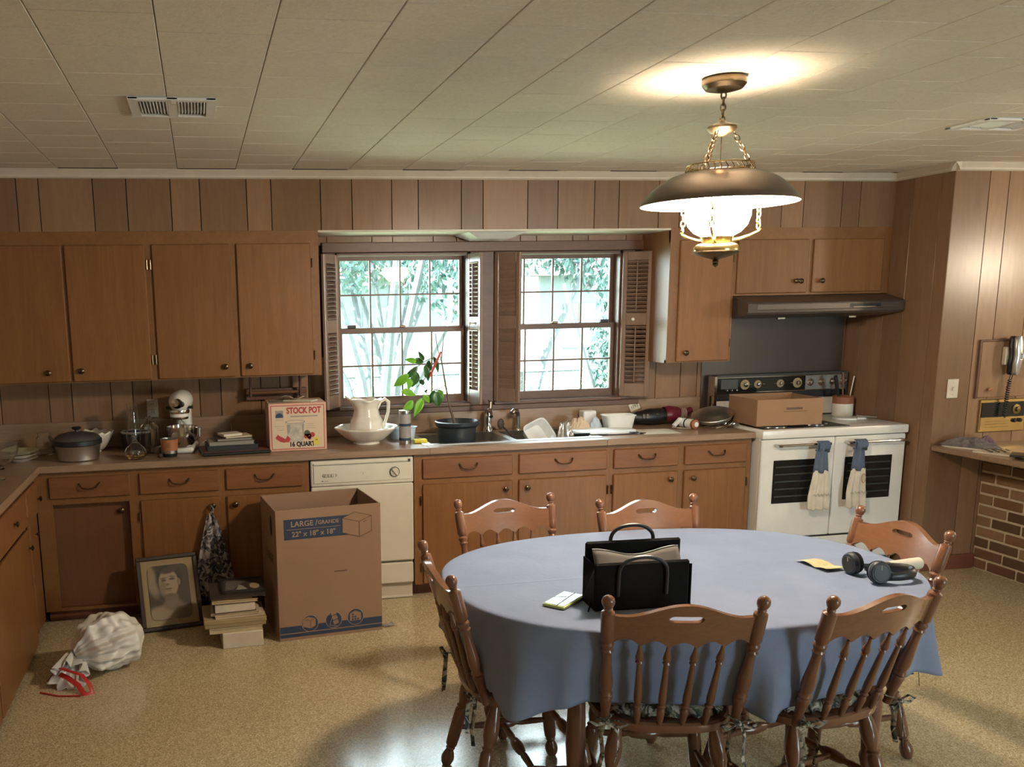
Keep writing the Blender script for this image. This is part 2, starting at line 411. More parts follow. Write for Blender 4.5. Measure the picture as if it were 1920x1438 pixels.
# ---- right wall (runs towards the camera), return wall, left, far right, rear
wr = struct(B(XR, XR+.5, JY+.012, .14, 0, 2.6).build('wall_right', 'groove', loc=(0, 0, 0)))
re = [-.005, -.144, -.343, -.517, -.738, JY-.0]
for a, b in zip(re[:-1], re[1:]): B(XR-.012, XR, b+.002, a-.002, 0, 2.49, bev=.0008).build('board', 'panel_wood', wr, flat=True)
wj = struct(B(XR, 6.6, JY+.012, JY+.13, 0, 2.6).build('wall_alcove', 'groove', loc=(0, 0, 0)))
boards(wj, [XR-.012, 4.078, 4.212, 4.42, 4.62, 4.75, 4.95, 5.2, 5.45, 5.6, 5.85, 6.2, 6.6], 0, 2.49, lambda v: Vector((v.x, JY+.012+v.y, v.z)))
wl = struct(B(-2.25, -2.1, -9.2, .14, 0, 2.6).build('wall_left', 'wall_plain', loc=(0, 0, 0)))
struct(B(6.6, 6.75, -9.2, .14, 0, 2.6).build('wall_far_right', 'wall_plain', loc=(0, 0, 0)))
m = MB(); m.box(-2.25, 3.5, -9.2, -9.05, 0, 2.6); m.box(5.2, 6.75, -9.2, -9.05, 0, 2.6); m.box(3.5, 5.2, -9.2, -9.05, 0, .55); m.box(3.5, 5.2, -9.2, -9.05, 2.15, 2.6)
struct(m.build('wall_front', 'wall_plain', loc=(0, 0, 0)))
wp = sempty('window_3', (4.35, -9.12, .55))                # the window behind the photographer
for x in (3.5, 4.33, 5.16): B(x, x+.04, -9.15, -9.10, .55, 2.15).build('mullion', 'white_enamel', wp, world=True)
for a, b in ((3.54, 4.33), (4.37, 5.16)): B(a, b, -9.126, -9.122, .55, 2.15).build('pane', 'window_pane', wp, world=True)
# crown mouldings
cp = [(0, 0), (-.040, 0), (-.036, -.006), (-.030, -.010), (-.018, -.026), (-.014, -.030), (-.014, -.038), (-.008, -.044), (0, -.046)]
def crown(name, p0, p1, inward):
    p0, p1 = Vector(p0), Vector(p1); iv = Vector(inward); vs = []; n = len(cp)
    for p in (p0, p1): vs += [p + iv*(-a) + Vector((0, 0, b)) for a, b in cp]
    mb = MB(); mb.add(vs, [tuple(range(n))[::-1], tuple(range(n, 2*n))]+[(i, (i+1) % n, n+(i+1) % n, n+i) for i in range(n)])
    return struct(mb.build(name, 'crown_cream', loc=(0, 0, 0)))
crown('trim_1', (-2.1, UY, CEIL), (XR-.012, UY, CEIL), (0, -1, 0))
crown('trim_2', (XR-.012, UY-.0, CEIL), (XR-.012, JY-.04, CEIL), (-1, 0, 0))
crown('trim_3', (XR-.052, JY, CEIL), (6.6, JY, CEIL), (0, -1, 0))
struct(B(XR-.03, BX, JY-.016, JY, 0, .095, bev=.004).build('baseboard_alcove', 'base_wood'))
struct(B(XR-.03, XR-.012, JY-.016, -.70, 0, .095, bev=.004).build('baseboard_right', 'base_wood'))
# ---- windows
def window(i, x0, x1):
    t = sempty('window_%d' % (i+1), ((x0+x1)/2, .07, WZ0)); zm = 1.575
    def P(mb, name, mat='trim_wood', parent=None, **k): return mb.build(name, mat, parent or t, world=True, **k)
    m = MB(); m.box(x0-.002, x0+.016, .0, .14, WZ0, WZ1); m.box(x1-.016, x1+.002, .0, .14, WZ0, WZ1); m.box(x0, x1, .0, .14, WZ1-.012, WZ1); P(m, 'jamb')
    P(B(x0, x1, -.045, .14, WZ0-.004, WZ0+.016, bev=.004), 'stool', 'trim_wood')
    a, b = x0+.018, x1-.018; mux = [a+.024+(b-a-.048)*k/4 for k in (1, 2, 3)]
    for nm, y, z0, z1, zmu, rail in (('upper_sash', .085, zm-.016, WZ1-.014, 1.797, .034), ('lower_sash', .05, WZ0+.018, zm+.016, 1.352, .05)):
        m = MB(); lo = .034 if nm[0] == 'u' else .05; hi = .026 if nm[0] == 'u' else .034
        m.box(a, a+.026, y, y+.03, z0, z1, bev=.002); m.box(b-.026, b, y, y+.03, z0, z1, bev=.002)
        m.box(a, b, y+.001, y+.029, z0, z0+lo, bev=.002); m.box(a, b, y+.001, y+.029, z1-hi, z1, bev=.002)
        s = P(m, nm)
        for x in mux: P(B(x-.005, x+.005, y+.008, y+.024, z0+lo, z1-hi), 'muntin', 'trim_wood')
        P(B(a+.026, b-.026, y+.0085, y+.0235, zmu-.005, zmu+.005), 'muntin', 'trim_wood')
        xs = [a+.026]+mux+[b-.026]
        for q in range(4):
            for c, d in ((z0+lo, zmu), (zmu, z1-hi)): P(B(xs[q], xs[q+1], y+.0150, y+.0165, c, d), 'pane', 'window_pane')
    P(B(.5*(a+b)-.02, .5*(a+b)+.02, .035, .052, zm+.016, zm+.03, bev=.004), 'sash_lock', 'antique_brass')
    lx = a+.06 if i == 0 else b-.10
    P(B(lx, lx+.055, .045, .075, zm+.016, zm+.036, bev=.003), 'latch', 'book_black')
    return t
for i, (x0, x1) in enumerate(W): window(i, x0, x1)
cs = struct(B(.185, 2.318, -.022, .0, WZ1+.004, 2.116, bev=.004).build('trim_4', 'trim_wood'))
struct(B(W[0][1], W[1][0], -.016, .0, WZ0-.004, WZ1+.004, bev=.004).build('trim_5', 'trim_wood'))
struct(B(.190, W[0][0], -.018, .0, WZ0-.004, WZ1+.004, bev=.004).build('trim_6', 'trim_wood'))
struct(B(W[1][1], 2.245, -.018, .0, WZ0-.004, WZ1+.004, bev=.004).build('trim_7', 'trim_wood'))
struct(B(.19, 2.30, -.03, .0, 1.045, WZ0-.004, bev=.004).build('trim_8', 'trim_wood'))
# louvred shutters: hinge at x, free edge along direction (dx,dy)
lv = None
def shutter(hx, hy, dx, dy, label, face=1, knob=True, tilt=-.62):
    global lv
    wd = .19; a = math.atan2(dy, dx); t = thing('window_shutter', label, 'shutter', (hx, hy, WZ0+.02), a, 'louvred shutters at the sink windows')
    H = 2.04-WZ0-.02; st = .030; mid = .505
    B(0, st, -.010, .010, 0, H, bev=.003).build('stile', 'shutter_wood', t, flat=True); B(wd-st, wd, -.010, .010, 0, H, bev=.003).build('stile', 'shutter_wood', t, flat=True)
    for z0, z1 in ((0, .085), (mid-.04, mid+.04), (H-.055, H)): B(st, wd-st, -.009, .009, z0, z1, bev=.002).build('rail', 'shutter_wood', t, flat=True)
    for z0, z1 in ((.085, mid-.04), (mid+.04, H-.055)):
        n = 13; st_ = (z1-z0)/n
        for k in range(n):
            mt = Matrix.Translation((wd/2, 0, z0+st_*(k+.5))) @ Matrix.Rotation(tilt*face, 4, 'X')
            if lv is None:
                lv = MB().box(-(wd/2-st), wd/2-st, -.016, .016, -.003, .003, bev=.002).build('louver', 'shutter_wood', t, flat=True); lv.matrix_basis = mt
            else: inst(lv, t, mt)
        for sgn in (face,): B(wd/2-.004, wd/2+.004, -.022*sgn, -.014*sgn, z0+.01, z1-.01, bev=.002).build('tilt_rod', 'shutter_wood', t, flat=True)
    if knob: MB().lathe([(.004, 0), (.004, .012), (.010, .016), (.011, .022), (.006, .027), (0, .028)], 12, Matrix.Translation((wd*.42, -.009*face, mid)) @ Matrix.Rotation(PI/2*face, 4, 'X')).build('knob', 'china', t)
    MB().tube([(0, 0, H-.15), (0, 0, H-.09)], .005, 8).build('hinge', 'bright_brass', t); MB().tube([(0, 0, .09), (0, 0, .15)], .005, 8).build('hinge', 'bright_brass', t)
shutter(.272, -.022, -.11, -.16, 'louvred shutter left of the left window beside the wall cabinet', 1)
shutter(1.118, -.022, .022, -.17, 'bright louvred shutter standing open between left window and mullion', 1)
shutter(1.292, -.022, .115, -.15, 'dark louvred shutter at the left side of the right window', -1, False, 1.25)
shutter(2.160, -.022, .135, -.10, 'louvred shutter with white knob right of the right window', 1)
# ---- brick peninsula under the ledge
wbk = struct(B(BX+.007, BX+.30, -3.0, JY, 0, .775).build('wall_brick', 'mortar', loc=(0, 0, 0)))
bk = None; bh, bl, g = .0698, .215, .015
for c in range(11):
    y = JY-(.0 if c % 2 else .107); yy = JY
    if c % 2 == 0:
        MB().box(BX, BX+.03, JY-.107+g/2, JY-.003, c*bh+g/2, (c+1)*bh-g/2, bev=.003).build('brick', 'brick', wbk, flat=True)
    n = 0
    while y-bl > -2.9:
        mt = Matrix.Translation((BX+R.uniform(-.004, .003), y-bl/2, (c+.5)*bh))
        if bk is None:
            bk = MB().box(0, .035, -bl/2+g/2, bl/2-g/2, -bh/2+g/2, bh/2-g/2, bev=.004).build('brick', 'brick', wbk, flat=True); bk.matrix_basis = mt
        else: inst(bk, wbk, mt)
        y -= bl
led = thing('counter_ledge', 'narrow wood-look laminate ledge above the brick wall', 'counter', (BX-.1, -1.9, .775))
B(XR-.005, BX+.34, -3.05, JY-.001, .777, .81, bev=.005).build('top', 'laminate', led, world=True)
# ================================================================ CABINETS
KP = [(.004, 0), (.005, .010), (.011, .013), (.0165, .018), (.0165, .022), (.012, .026), (.005, .0275), (.004, .030), (0, .030)]
def knob(parent, x, y, z, mat='knob_bronze', d=(0, -1, 0), s=1.0):
    p = Vector((x, y, z)); m_ = frame_to(p, p+Vector(d)) @ Matrix.Diagonal((s, s, s, 1))
    return MB().lathe(KP, 16, m_).build('knob', mat, parent, world=True)
def pull(parent, x, y, z):
    m = MB(); pts = [(-.055, 0, .016), (-.050, -.012, .010), (-.040, -.020, -.004), (-.018, -.025, -.010), (.018, -.025, -.010), (.040, -.020, -.004), (.050, -.012, .010), (.055, 0, .016)]
    m.tube([(x+a, y+b, z+c) for a, b, c in pts], [.006, .0045, .004, .004, .004, .004, .0045, .006], 8)
    return m.build('handle', 'antique_brass', parent, world=True)
def slab(parent, name, x0, x1, z0, z1, y, mat, dep=.016):
    return B(x0, x1, y-dep, y+.004, z0, z1, bev=.005).build(name, mat, parent, world=True, flat=True)
def hinge(parent, x, y, z): return MB().tube([(x, y, z-.026), (x, y, z+.026)], .0055, 8).build('hinge', 'antique_brass', parent, world=True)
FW = 'cabinet_frame_wood'
def wall_cab(label, x0, x1, z0, z1, doors, sides=(True, True)):
    t = thing('wall_cabinet', label, 'cabinet', ((x0+x1)/2, UY/2, z0))
    m = MB(); m.box(x0, x1, UY+.02, -.001, z0, z1); m.build('body', 'cabinet_wood', t, world=True)
    f = MB(); st = .04; xs = [x0]+[v for d in doors for v in (d[0]+.012, d[1]-.012)]+[x1]
    f.box(x0, x1, UY, UY+.02, doors[0][3]-.012, z1); f.box(x0, x1, UY, UY+.02, z0, doors[0][2]+.012)
    for a, b in zip(xs[0::2], xs[1::2]): f.box(a, b, UY+.0005, UY+.0205, z0, z1)
    f.build('face_frame', FW, t, world=True)
    for a, b, c, d, kx, kz, hx in doors:
        dr = slab(t, 'door', a, b, c, d, UY, 'cabinet_wood'); knob(dr, kx, UY-.016, kz)
        if hx is not None:
            for zz in (d-.11, c+.11): hinge(t, hx, UY-.010, zz)
    return t
dz0, dz1 = 1.345, 2.09
wall_cab('two-door honey wood wall cabinet at the far left above the pot', -1.76, -.838, 1.338, SOF, [(-1.745, -1.30, dz0, dz1, -1.415, 1.40, -1.752), (-1.285, -.856, dz0, dz1, -1.238, 1.405, -.848)])
wall_cab('two-door honey wood wall cabinet between mixer and left window', -.8375, .118, 1.338, SOF, [(-.818, -.385, dz0, dz1, -.440, 1.405, -.828), (-.352, .070, dz0, dz1, -.300, 1.405, .078)])
t = wall_cab('tall single-door honey wood wall cabinet right of the right window', 2.30, 2.738, 1.338, SOF, [(2.362, 2.722, 1.345, 2.09, 2.418, 1.40, 2.728)])
t = wall_cab('short two-door honey wood cabinet over the range hood', 2.7385, XR-.014, 1.745, SOF, [(2.752, 3.242, 1.757, 2.09, 3.185, 1.83, None), (3.279, 3.776, 1.757, 2.09, 3.335, 1.83, None)])
knob(t, 3.158, UY-.016, 1.832, s=.85)
BY = -.60
def base_cab(label, x0, x1, units, fx0=None, mat='cabinet_wood'):
    t = thing('base_cabinet', label, 'cabinet', ((x0+x1)/2, -.3, 0))
    m = MB(); m.box(x0, x1, -.55, -.002, .085, .70); m.box(x0, x1, -.497, -.002, 0, .085); m.build('body', 'base_wood', t, world=True)
    f = MB(); zr = ((.085, .10), (.693, .725), (.845, .876))
    for a, b in zr: f.box(x0, x1, BY, BY+.02, a, b)
    xs = [x0]+[v for u in units for v in (u[0]+.010, u[1]-.010)]+[x1]
    for a, b in zip(xs[0::2], xs[1::2]): f.box(a, b, BY+.0005, BY+.0205, .085, .876)
    f.box(x0, x1, BY+.02, -.002, .70, .705)
    f.build('face_frame', FW, t, world=True)
    for a, b, kx, hx, dm in units:
        d = slab(t, 'drawer', a, b, .727, .846, BY, 'drawer_wood'); pull(d, (a+b)/2, BY-.016, .79)
        if dm: 
            d = slab(t, 'door', a, b, .092, .692, BY, 'cabinet_wood'); knob(d, kx, BY-.016, .645)
            if hx is not None:
                for zz in (.60, .19): hinge(t, hx, BY-.010, zz)
    return t
t = base_cab('corner base cabinet with a recessed reddish brown door beside the trash bag', -1.50, -.972, [(-1.43, -1.0, 0, None, False)])
d = B(-1.44, -1.005, BY+.045, BY+.063, .092, .690, bev=.004).build('door', 'corner_door_wood', t, world=True, flat=True); knob(d, -1.06, BY+.045, .635)
base_cab('base cabinet with the floral apron on its door knob behind the portrait', -.9715, -.4935, [(-.95, -.513, -.555, -.958, True)])
base_cab('narrow base cabinet behind the moving box left of the dishwasher', -.493, -.004, [(-.475, -.042, -.43, -.035, True)])
base_cab('wide two-door sink base cabinet right of the dishwasher', .612, 1.832, [(.662, 1.212, 1.165, .652, True), (1.252, 1.810, 1.30, 1.82, True)])
base_cab('two-door base cabinet between sink and white range', 1.8325, 2.775, [(1.855, 2.280, 2.225, 1.846, True), (2.320, 2.742, 2.375, 2.75, True)])
# left run along the left wall
LX = -1.50
t = thing('base_cabinet', 'base cabinet run along the left wall with small knobbed drawers', 'cabinet', (-1.8, -1.9, 0))
m = MB(); m.box(-2.095, LX-.03, -3.2, -.86, .09, .872); m.box(-2.095, LX-.09, -3.2, -.86, 0, .09); m.box(-2.095, LX-.03, -.86, -.64, .70, .872); m.build('body', 'base_wood', t, world=True)
f = MB(); f.box(LX-.02, LX, -3.2, -.601, .84, .876); f.box(LX-.02, LX, -3.2, -.601, .655, .70); f.box(LX-.02, LX, -3.2, -.99, .085, .10)
for y in (-.62, -.975, -1.86, -2.76): f.box(LX-.0205, LX-.0005, y-.02, y+.018, .655 if y > -.9 else .085, .876)
f.build('face_frame', FW, t, world=True)
d = B(-1.520, -1.502, -.845, -.62, .05, .66, bev=.004).build('door', 'cabinet_wood', t, world=True, flat=True); knob(d, -1.502, -.70, .56, d=(1, 0, 0), s=.6)
def sidefront(name, y0, y1, z0, z1, ky, kz, mat):
    d = B(LX-.004, LX+.016, y0, y1, z0, z1, bev=.005).build(name, mat, t, world=True, flat=True); knob(d, LX+.016, ky, kz, d=(1, 0, 0), s=.85)
sidefront('drawer', -.955, -.64, .705, .838, -.66, .745, 'drawer_wood'); sidefront('drawer', -1.84, -.975, .705, .838, -1.30, .755, 'drawer_wood'); sidefront('drawer', -2.74, -1.87, .705, .838, -2.3, .755, 'drawer_wood')
sidefront('door', -1.84, -.965, .03, .650, -1.0, .56, 'cabinet_wood'); sidefront('door', -2.74, -1.87, .03, .650, -2.6, .56, 'cabinet_wood')
# ---- worktop
SX0, SX1, SY0, SY1 = .70, 1.80, -.535, -.075
wt = thing('worktop', 'wood-look laminate worktop running around the corner', 'counter', (0, -.3, .876))
m = MB(); z0, z1 = .8762, CT
m.box(-2.098, SX0, -.635, -.001, z0, z1, bev=.003); m.box(SX1, 2.777, -.635, -.001, z0, z1, bev=.003); m.box(SX0, SX1, -.635, SY0, z0, z1, bev=.003); m.box(SX0, SX1, SY1, -.001, z0, z1)
m.box(-2.098, -1.466, -3.2, -.634, z0, z1, bev=.003); m.build('top', 'laminate', wt, world=True, flat=True)
B(-2.098, 2.755, -.020, -.0005, CT, 1.078, bev=.003).build('backsplash', 'laminate', wt, world=True, flat=True)
B(-2.098, -2.08, -3.2, -.021, CT, 1.078, bev=.003).build('backsplash', 'laminate', wt, world=True, flat=True)
# ---- sink with faucet and sprayer
sk = thing('kitchen_sink', 'stainless double-bowl sink under the windows', 'sink', (1.25, -.3, .74))
m = MB(); rz = CT+.004
xs = (SX0-.012, SX0+.04, 1.235, 1.275, SX1-.04, SX1+.012)
for a, b, c, d in ((xs[0], xs[5], SY0-.012, SY0+.03), (xs[0], xs[5], SY1-.06, SY1+.012), (xs[0], xs[1], SY0+.03, SY1-.06), (xs[4], xs[5], SY0+.03, SY1-.06), (xs[2], xs[3], SY0+.03, SY1-.06)): m.box(a, b, c, d, CT+.0005, rz)
m.build('rim', 'steel', sk, world=True, flat=True)
for a, b in ((xs[1], xs[2]), (xs[3], xs[4])):
    m = MB(); c, d = SY0+.03, SY1-.06; lo = .755
    vs = [(a, c, rz), (b, c, rz), (b, d, rz), (a, d, rz), (a+.03, c+.03, lo), (b-.03, c+.03, lo), (b-.03, d-.03, lo), (a+.03, d-.03, lo)]
    m.add(vs, [(0, 1, 5, 4), (1, 2, 6, 5), (2, 3, 7, 6), (3, 0, 4, 7), (4, 5, 6, 7)]); m.build('bowl', 'steel', sk, world=True, thick=.002)
fc = thing('faucet', 'chrome kitchen faucet behind the potted plant', 'faucet', (1.225, -.095, rz))
MB().lathe([(.032, 0), (.032, .01), (.026, .02), (.024, .06), (.026, .11), (.022, .125), (.018, .135), (0, .14)], 18).build('body', 'chrome', fc)
MB().tube([(0, 0, .11), (-.01, -.06, .14), (-.03, -.14, .14), (-.035, -.17, .115)], [.014, .013, .012, .013], 12).build('spout', 'chrome', fc)
MB().tube([(.0, 0, .13), (.012, -.008, .15), (.016, .0, .185), (.006, .02, .20)], [.012, .015, .013, .004], 10).build('lever', 'chrome', fc)
sp = thing('sink_sprayer', 'chrome side sprayer standing on the sink rim', 'sprayer', (1.425, -.10, rz))
MB().lathe([(.024, 0), (.022, .008), (.015, .016), (.013, .07), (.014, .078)], 14).build('base', 'chrome', sp)
MB().tube([(0, 0, .07), (0, 0, .10), (-.012, -.01, .122), (-.04, -.03, .128), (-.055, -.04, .118)], [.013, .015, .017, .017, .014], 12).build('head', 'chrome', sp)
# ---- dishwasher
dw = thing('dishwasher', 'cream built-in dishwasher behind the moving box', 'dishwasher', (.303, -.32, 0))
P = lambda mb, n, mat='cream_enamel', p=None, **k: mb.build(n, mat, p or dw, world=True, **k)
P(B(.006, .604, -.575, -.03, .09, .868), 'body', 'cream_plastic')
cpn = P(B(.004, .605, -.615, -.576, .715, .868, bev=.006), 'control_panel', flat=True)
P(B(.02, .588, -.620, -.614, .735, .836, bev=.002), 'panel_face', 'cream_enamel', cpn, flat=True)
P(B(.02, .588, -.628, -.612, .843, .853, bev=.003), 'grip', 'cream_enamel', cpn, flat=True)
P(B(.57, .586, -.6285, -.62, .840, .856, bev=.002), 'latch_end', 'dark_grey', cpn)
P(MB().lathe([(.030, 0), (.030, .004), (.0275, .004), (.0275, .001), (0, .001)], 24, frame_to((.492, -.6205, .783), (.492, -.7, .783))), 'dial_ring', 'dark_grey', cpn)
P(MB().lathe([(.026, 0), (.025, .010), (0, .011)], 24, frame_to((.492, -.6205, .783), (.492, -.7, .783))), 'dial', 'cream_plastic', cpn)
kb = MB(Matrix.Translation((.492, -.634, .783)) @ Matrix.Rotation(-.7, 4, 'Y')); kb.box(-.0055, .0055, -.006, .004, -.024, .024, bev=.002); P(kb, 'dial_grip', 'cream_plastic', cpn, flat=True)
for k in range(3): P(B(.085+k*.018, .100+k*.018, -.627, -.619, .772, .790, bev=.002), 'push_button', 'cream_plastic', cpn, flat=True)
P(MB().tube([(.078, -.6205, .772), (.07, -.6205, .781), (.078, -.6205, .790)], .0015, 6), 'button_bracket', 'dark_grey', cpn); P(MB().tube([(.146, -.6205, .772), (.154, -.6205, .781), (.146, -.6205, .790)], .0015, 6), 'button_bracket', 'dark_grey', cpn)
P(B(.305, .309, -.6208, -.6195, .780, .784), 'pilot_dot', 'print_black', cpn); P(B(.29, .325, -.6206, -.6195, .7885, .7895), 'panel_line', 'print_grey', cpn)
P(B(.066, .074, -.6207, -.6195, .745, .750), 'brand_mark', 'print_black', cpn); P(B(.078, .105, -.6206, -.6195, .746, .749), 'brand_line', 'print_grey', cpn)
P(B(.004, .605, -.612, -.576, .245, .712, bev=.006), 'door', flat=True)
P(B(.006, .603, -.606, -.576, .105, .230, bev=.006), 'access_panel', flat=True)
P(B(.006, .603, -.570, -.560, .02, .10), 'kick_plate', 'cream_plastic'); P(B(.006, .603, -.572, -.545, .004, .02, bev=.002), 'kick_trim', 'cream_enamel', flat=True)
# ---- range
RX0, RX1, RY = 2.800, 3.812, -.672
rg = thing('range_stove', 'white double-oven electric range with towels on its handles', 'stove', (3.306, -.34, 0))
P = lambda mb, n, mat='white_enamel', p=None, **k: mb.build(n, mat, p or rg, world=True, **k)
P(B(RX0, RX1, RY+.03, -.035, .06, .895), 'body', flat=True)
P(B(RX0+.01, RX1-.01, RY+.06, -.05, 0, .06), 'plinth', 'dark_grey')
ck = P(B(RX0-.004, RX1+.004, RY-.010, -.035, .872, .926, bev=.008, seg=2), 'cooktop')
P(B(RX0+.03, 3.43, RY+.035, -.10, .924, .929, bev=.002), 'cooktop_well', 'dark_grey', ck, flat=True)
for x, y, r in ((2.96, -.50, .10), (2.96, -.24, .08), (3.25, -.50, .08), (3.25, -.24, .10)):
    m = MB()
    for q in range(4):
        rr = r*(q+1)/4; m.tube([(x+rr*math.cos(a*PI/12), y+rr*math.sin(a*PI/12), .936) for a in range(24)], .005, 6, closed=True)
    P(m, 'burner_coil', 'black_plastic', ck); P(MB().lathe([(r*.5, .929), (r+.01, .931), (r+.018, .935), (r+.018, .930)], 24, Matrix.Translation((x, y, 0)), cap=False), 'drip_ring', 'chrome', ck)
for k, (a, b, wx0, wx1) in enumerate(((RX0, 3.305, 2.886, 3.215), (3.309, RX1-.004, 3.382, 3.718))):
    d = P(B(a, b, RY, RY+.03, .238, .866, bev=.006), 'oven_door', flat=True)
    P(B(wx0, wx1, RY-.004, RY+.002, .460, .735, bev=.004), 'door_glass', 'black_glass', d, flat=True)
    for q in range(5): P(B(wx0+.014, wx1-.014, RY-.0055, RY-.003, .500+q*.047, .509+q*.047), 'glass_stripe', 'oven_slat', d)
    hx0, hx1 = (2.90, 3.235) if k == 0 else (3.385, 3.765)
    P(MB().tube([(hx0, RY-.042, .832), (hx1, RY-.042, .832)], .008, 10), 'handle_bar', 'chrome', d)
    for x in (hx0, hx1): P(B(x-.014, x+.014, RY-.05, RY, .823, .841, bev=.004), 'handle_post', 'chrome', d, flat=True)
P(B(RX0+.004, RX1-.004, RY+.006, RY+.03, .07, .225, bev=.006), 'drawer_panel', flat=True)
P(B(RX0, RX1, RY+.012, RY+.028, .222, .240), 'drawer_gap', 'black_plastic')
# backguard
bgd = P(B(RX0+.004, RX1-.002, -.075, -.034, .926, 1.222, bev=.004), 'backguard', 'dark_grey', flat=True)
P(B(RX0+.02, RX1-.02, -.079, -.074, .935, 1.05), 'riser', 'white_enamel', bgd)
P(B(RX0+.012, RX1-.01, -.088, -.075, 1.05, 1.095), 'apron', 'black_plastic', bgd)
P(B(RX0+.03, 3.49, -.090, -.075, 1.105, 1.200), 'dark_panel', 'black_glass', bgd); P(B(3.492, RX1-.01, -.090, -.075, 1.105, 1.200), 'grey_panel', 'panel_metal', bgd)
for z in (1.102, 1.204): P(B(RX0+.012, RX1-.004, -.093, -.074, z-.003, z+.003, bev=.001), 'chrome_strip', 'chrome', bgd, flat=True)
P(B(RX0-.004, RX0+.026, -.110, -.034, .945, 1.222, bev=.006), 'end_cap', 'chrome', bgd, flat=True); P(B(RX1-.012, RX1+.002, -.10, -.034, .945, 1.222, bev=.004), 'end_cap', 'chrome', bgd, flat=True)
for x, r in ((3.036, .034), (3.132, .027), (3.301, .027), (3.430, .034), (3.528, .026), (3.614, .026), (3.700, .026), (3.780, .026)):
    f = frame_to((x, -.0905, 1.154), (x, -1, 1.154))
    P(MB().lathe([(r, 0), (r, .003), (r*.7, .004), (0, .004)], 20, f), 'dial_plate', 'paper_tan' if x < 3.49 else 'chrome', bgd)
    P(MB().lathe([(r*.48, .003), (r*.52, .012), (r*.42, .022), (0, .024)], 16, f), 'knob', 'chrome', bgd)
for k in range(3): P(MB().ball((2.905+k*.035, -.097, 1.118), .008, 10), 'indicator_button', 'chrome', bgd)
P(B(2.86, 2.985, -.0912, -.0900, 1.128, 1.192), 'clock_window', 'dark_grey', bgd)
for x in (3.07, 3.17, 3.26, 3.38): P(B(x, x+.018, -.0908, -.0895, 1.153, 1.1555), 'panel_text', 'print_grey', bgd)
# ---- metal shield and hood
sh = B(2.762, XR-.03, -.006, -.0005, 1.0, 1.75).build('splash_shield', 'smoke_metal'); tag(sh, 'dark metal splash shield on the wall behind the range', 'panel')
hd = thing('range_hood', 'dark brown vented range hood under the short cabinet', 'hood', (3.29, -.3, 1.59))
hx0, hx1 = 2.742, XR-.02
prof = [(-.005, 1.744), (-.36, 1.744), (-.385, 1.738), (-.52, 1.705), (-.535, 1.695), (-.535, 1.640), (-.525, 1.628), (-.30, 1.60), (-.005, 1.60)]
m = MB(); m.prism([(y, z) for y, z in prof], hx0, hx1, Matrix(((0, 0, 1, 0), (1, 0, 0, 0), (0, 1, 0, 0), (0, 0, 0, 1)))); m.build('canopy', 'hood_enamel', hd, world=True, flat=True)
B(hx0+.06, hx1-.05, -.539, -.533, 1.655, 1.692, bev=.004).build('front_strip', 'smoke_metal', hd, world=True, flat=True)
sp_ = B(3.44, 3.66, -.5425, -.536, 1.664, 1.684, bev=.006).build('switch_recess', 'black_plastic', hd, world=True, flat=True)
B(3.46, 3.62, -.545, -.541, 1.661, 1.666, bev=.001).build('switch_trim', 'chrome', hd, world=True, flat=True)
for x in (3.0, 3.5): B(x, x+.05, -.46, -.44, 1.596, 1.606).build('lamp_clip', 'chrome', hd, world=True)
# ---- fixture under the soffit
fx = thing('soffit_light', 'unlit square glass ceiling light under the soffit above the mullion', 'light', (1.20, -.19, 2.105))
z = 2.149-2.105
m = MB(); m.add([(-.18, -.16, z), (.18, -.16, z), (.18, .16, z), (-.18, .16, z), (-.10, -.09, z-.036), (.10, -.09, z-.036), (.10, .09, z-.036), (-.10, .09, z-.036)], [(0, 1, 5, 4), (1, 2, 6, 5), (2, 3, 7, 6), (3, 0, 4, 7), (4, 5, 6, 7), (0, 3, 2, 1)])
m.build('glass_shade', 'frosted_plastic', fx, flat=True); B(-.06, .06, -.06, .06, z-.0005, z+.0005).build('base', 'white_enamel', fx)
# ---- ceiling vents
def vent(x0, x1, y0, y1, label, n=9):
    t = thing('ceiling_vent', label, 'vent', ((x0+x1)/2, (y0+y1)/2, CEIL-.012), 0, 'ceiling air vents')
    a, b = (x1-x0)/2, (y1-y0)/2; fm = .035
    m = MB(); m.box(-a, a, -b, -b+fm, 0, .0115, bev=.003); m.box(-a, a, b-fm, b, 0, .0115, bev=.003); m.box(-a, -a+fm, -b, b, .0005, .011); m.box(a-fm, a, -b, b, .0005, .011); m.box(-.018, .018, -b, b, .0005, .011)
    m.build('frame', 'white_plastic', t, flat=True); B(-a+fm, a-fm, -b+fm, b-fm, .0108, .0118).build('duct', 'black_plastic', t)
    for sx in (-1, 1):
        for k in range(n):
            x = sx*(.018+(a-fm-.018)*(k+.5)/n); mm = MB(Matrix.Translation((x, -.02, .004)) @ Matrix.Rotation(.5*sx, 4, 'Y')); mm.box(-.0012, .0012, -b+fm+.02, b-fm-.04, -.007, .007); mm.build('slat', 'white_plastic', t, flat=True)
    B(-.006, .012, -b+.004, -b+.02, -.012, .002, bev=.002).build('lever', 'crown_cream', t, flat=True)
vent(-.79, -.475, -2.165, -1.835, 'cream ceiling vent above the left wall cabinets')
vent(2.86, 3.22, -2.07, -1.82, 'cream ceiling vent at the right above the alcove wall')
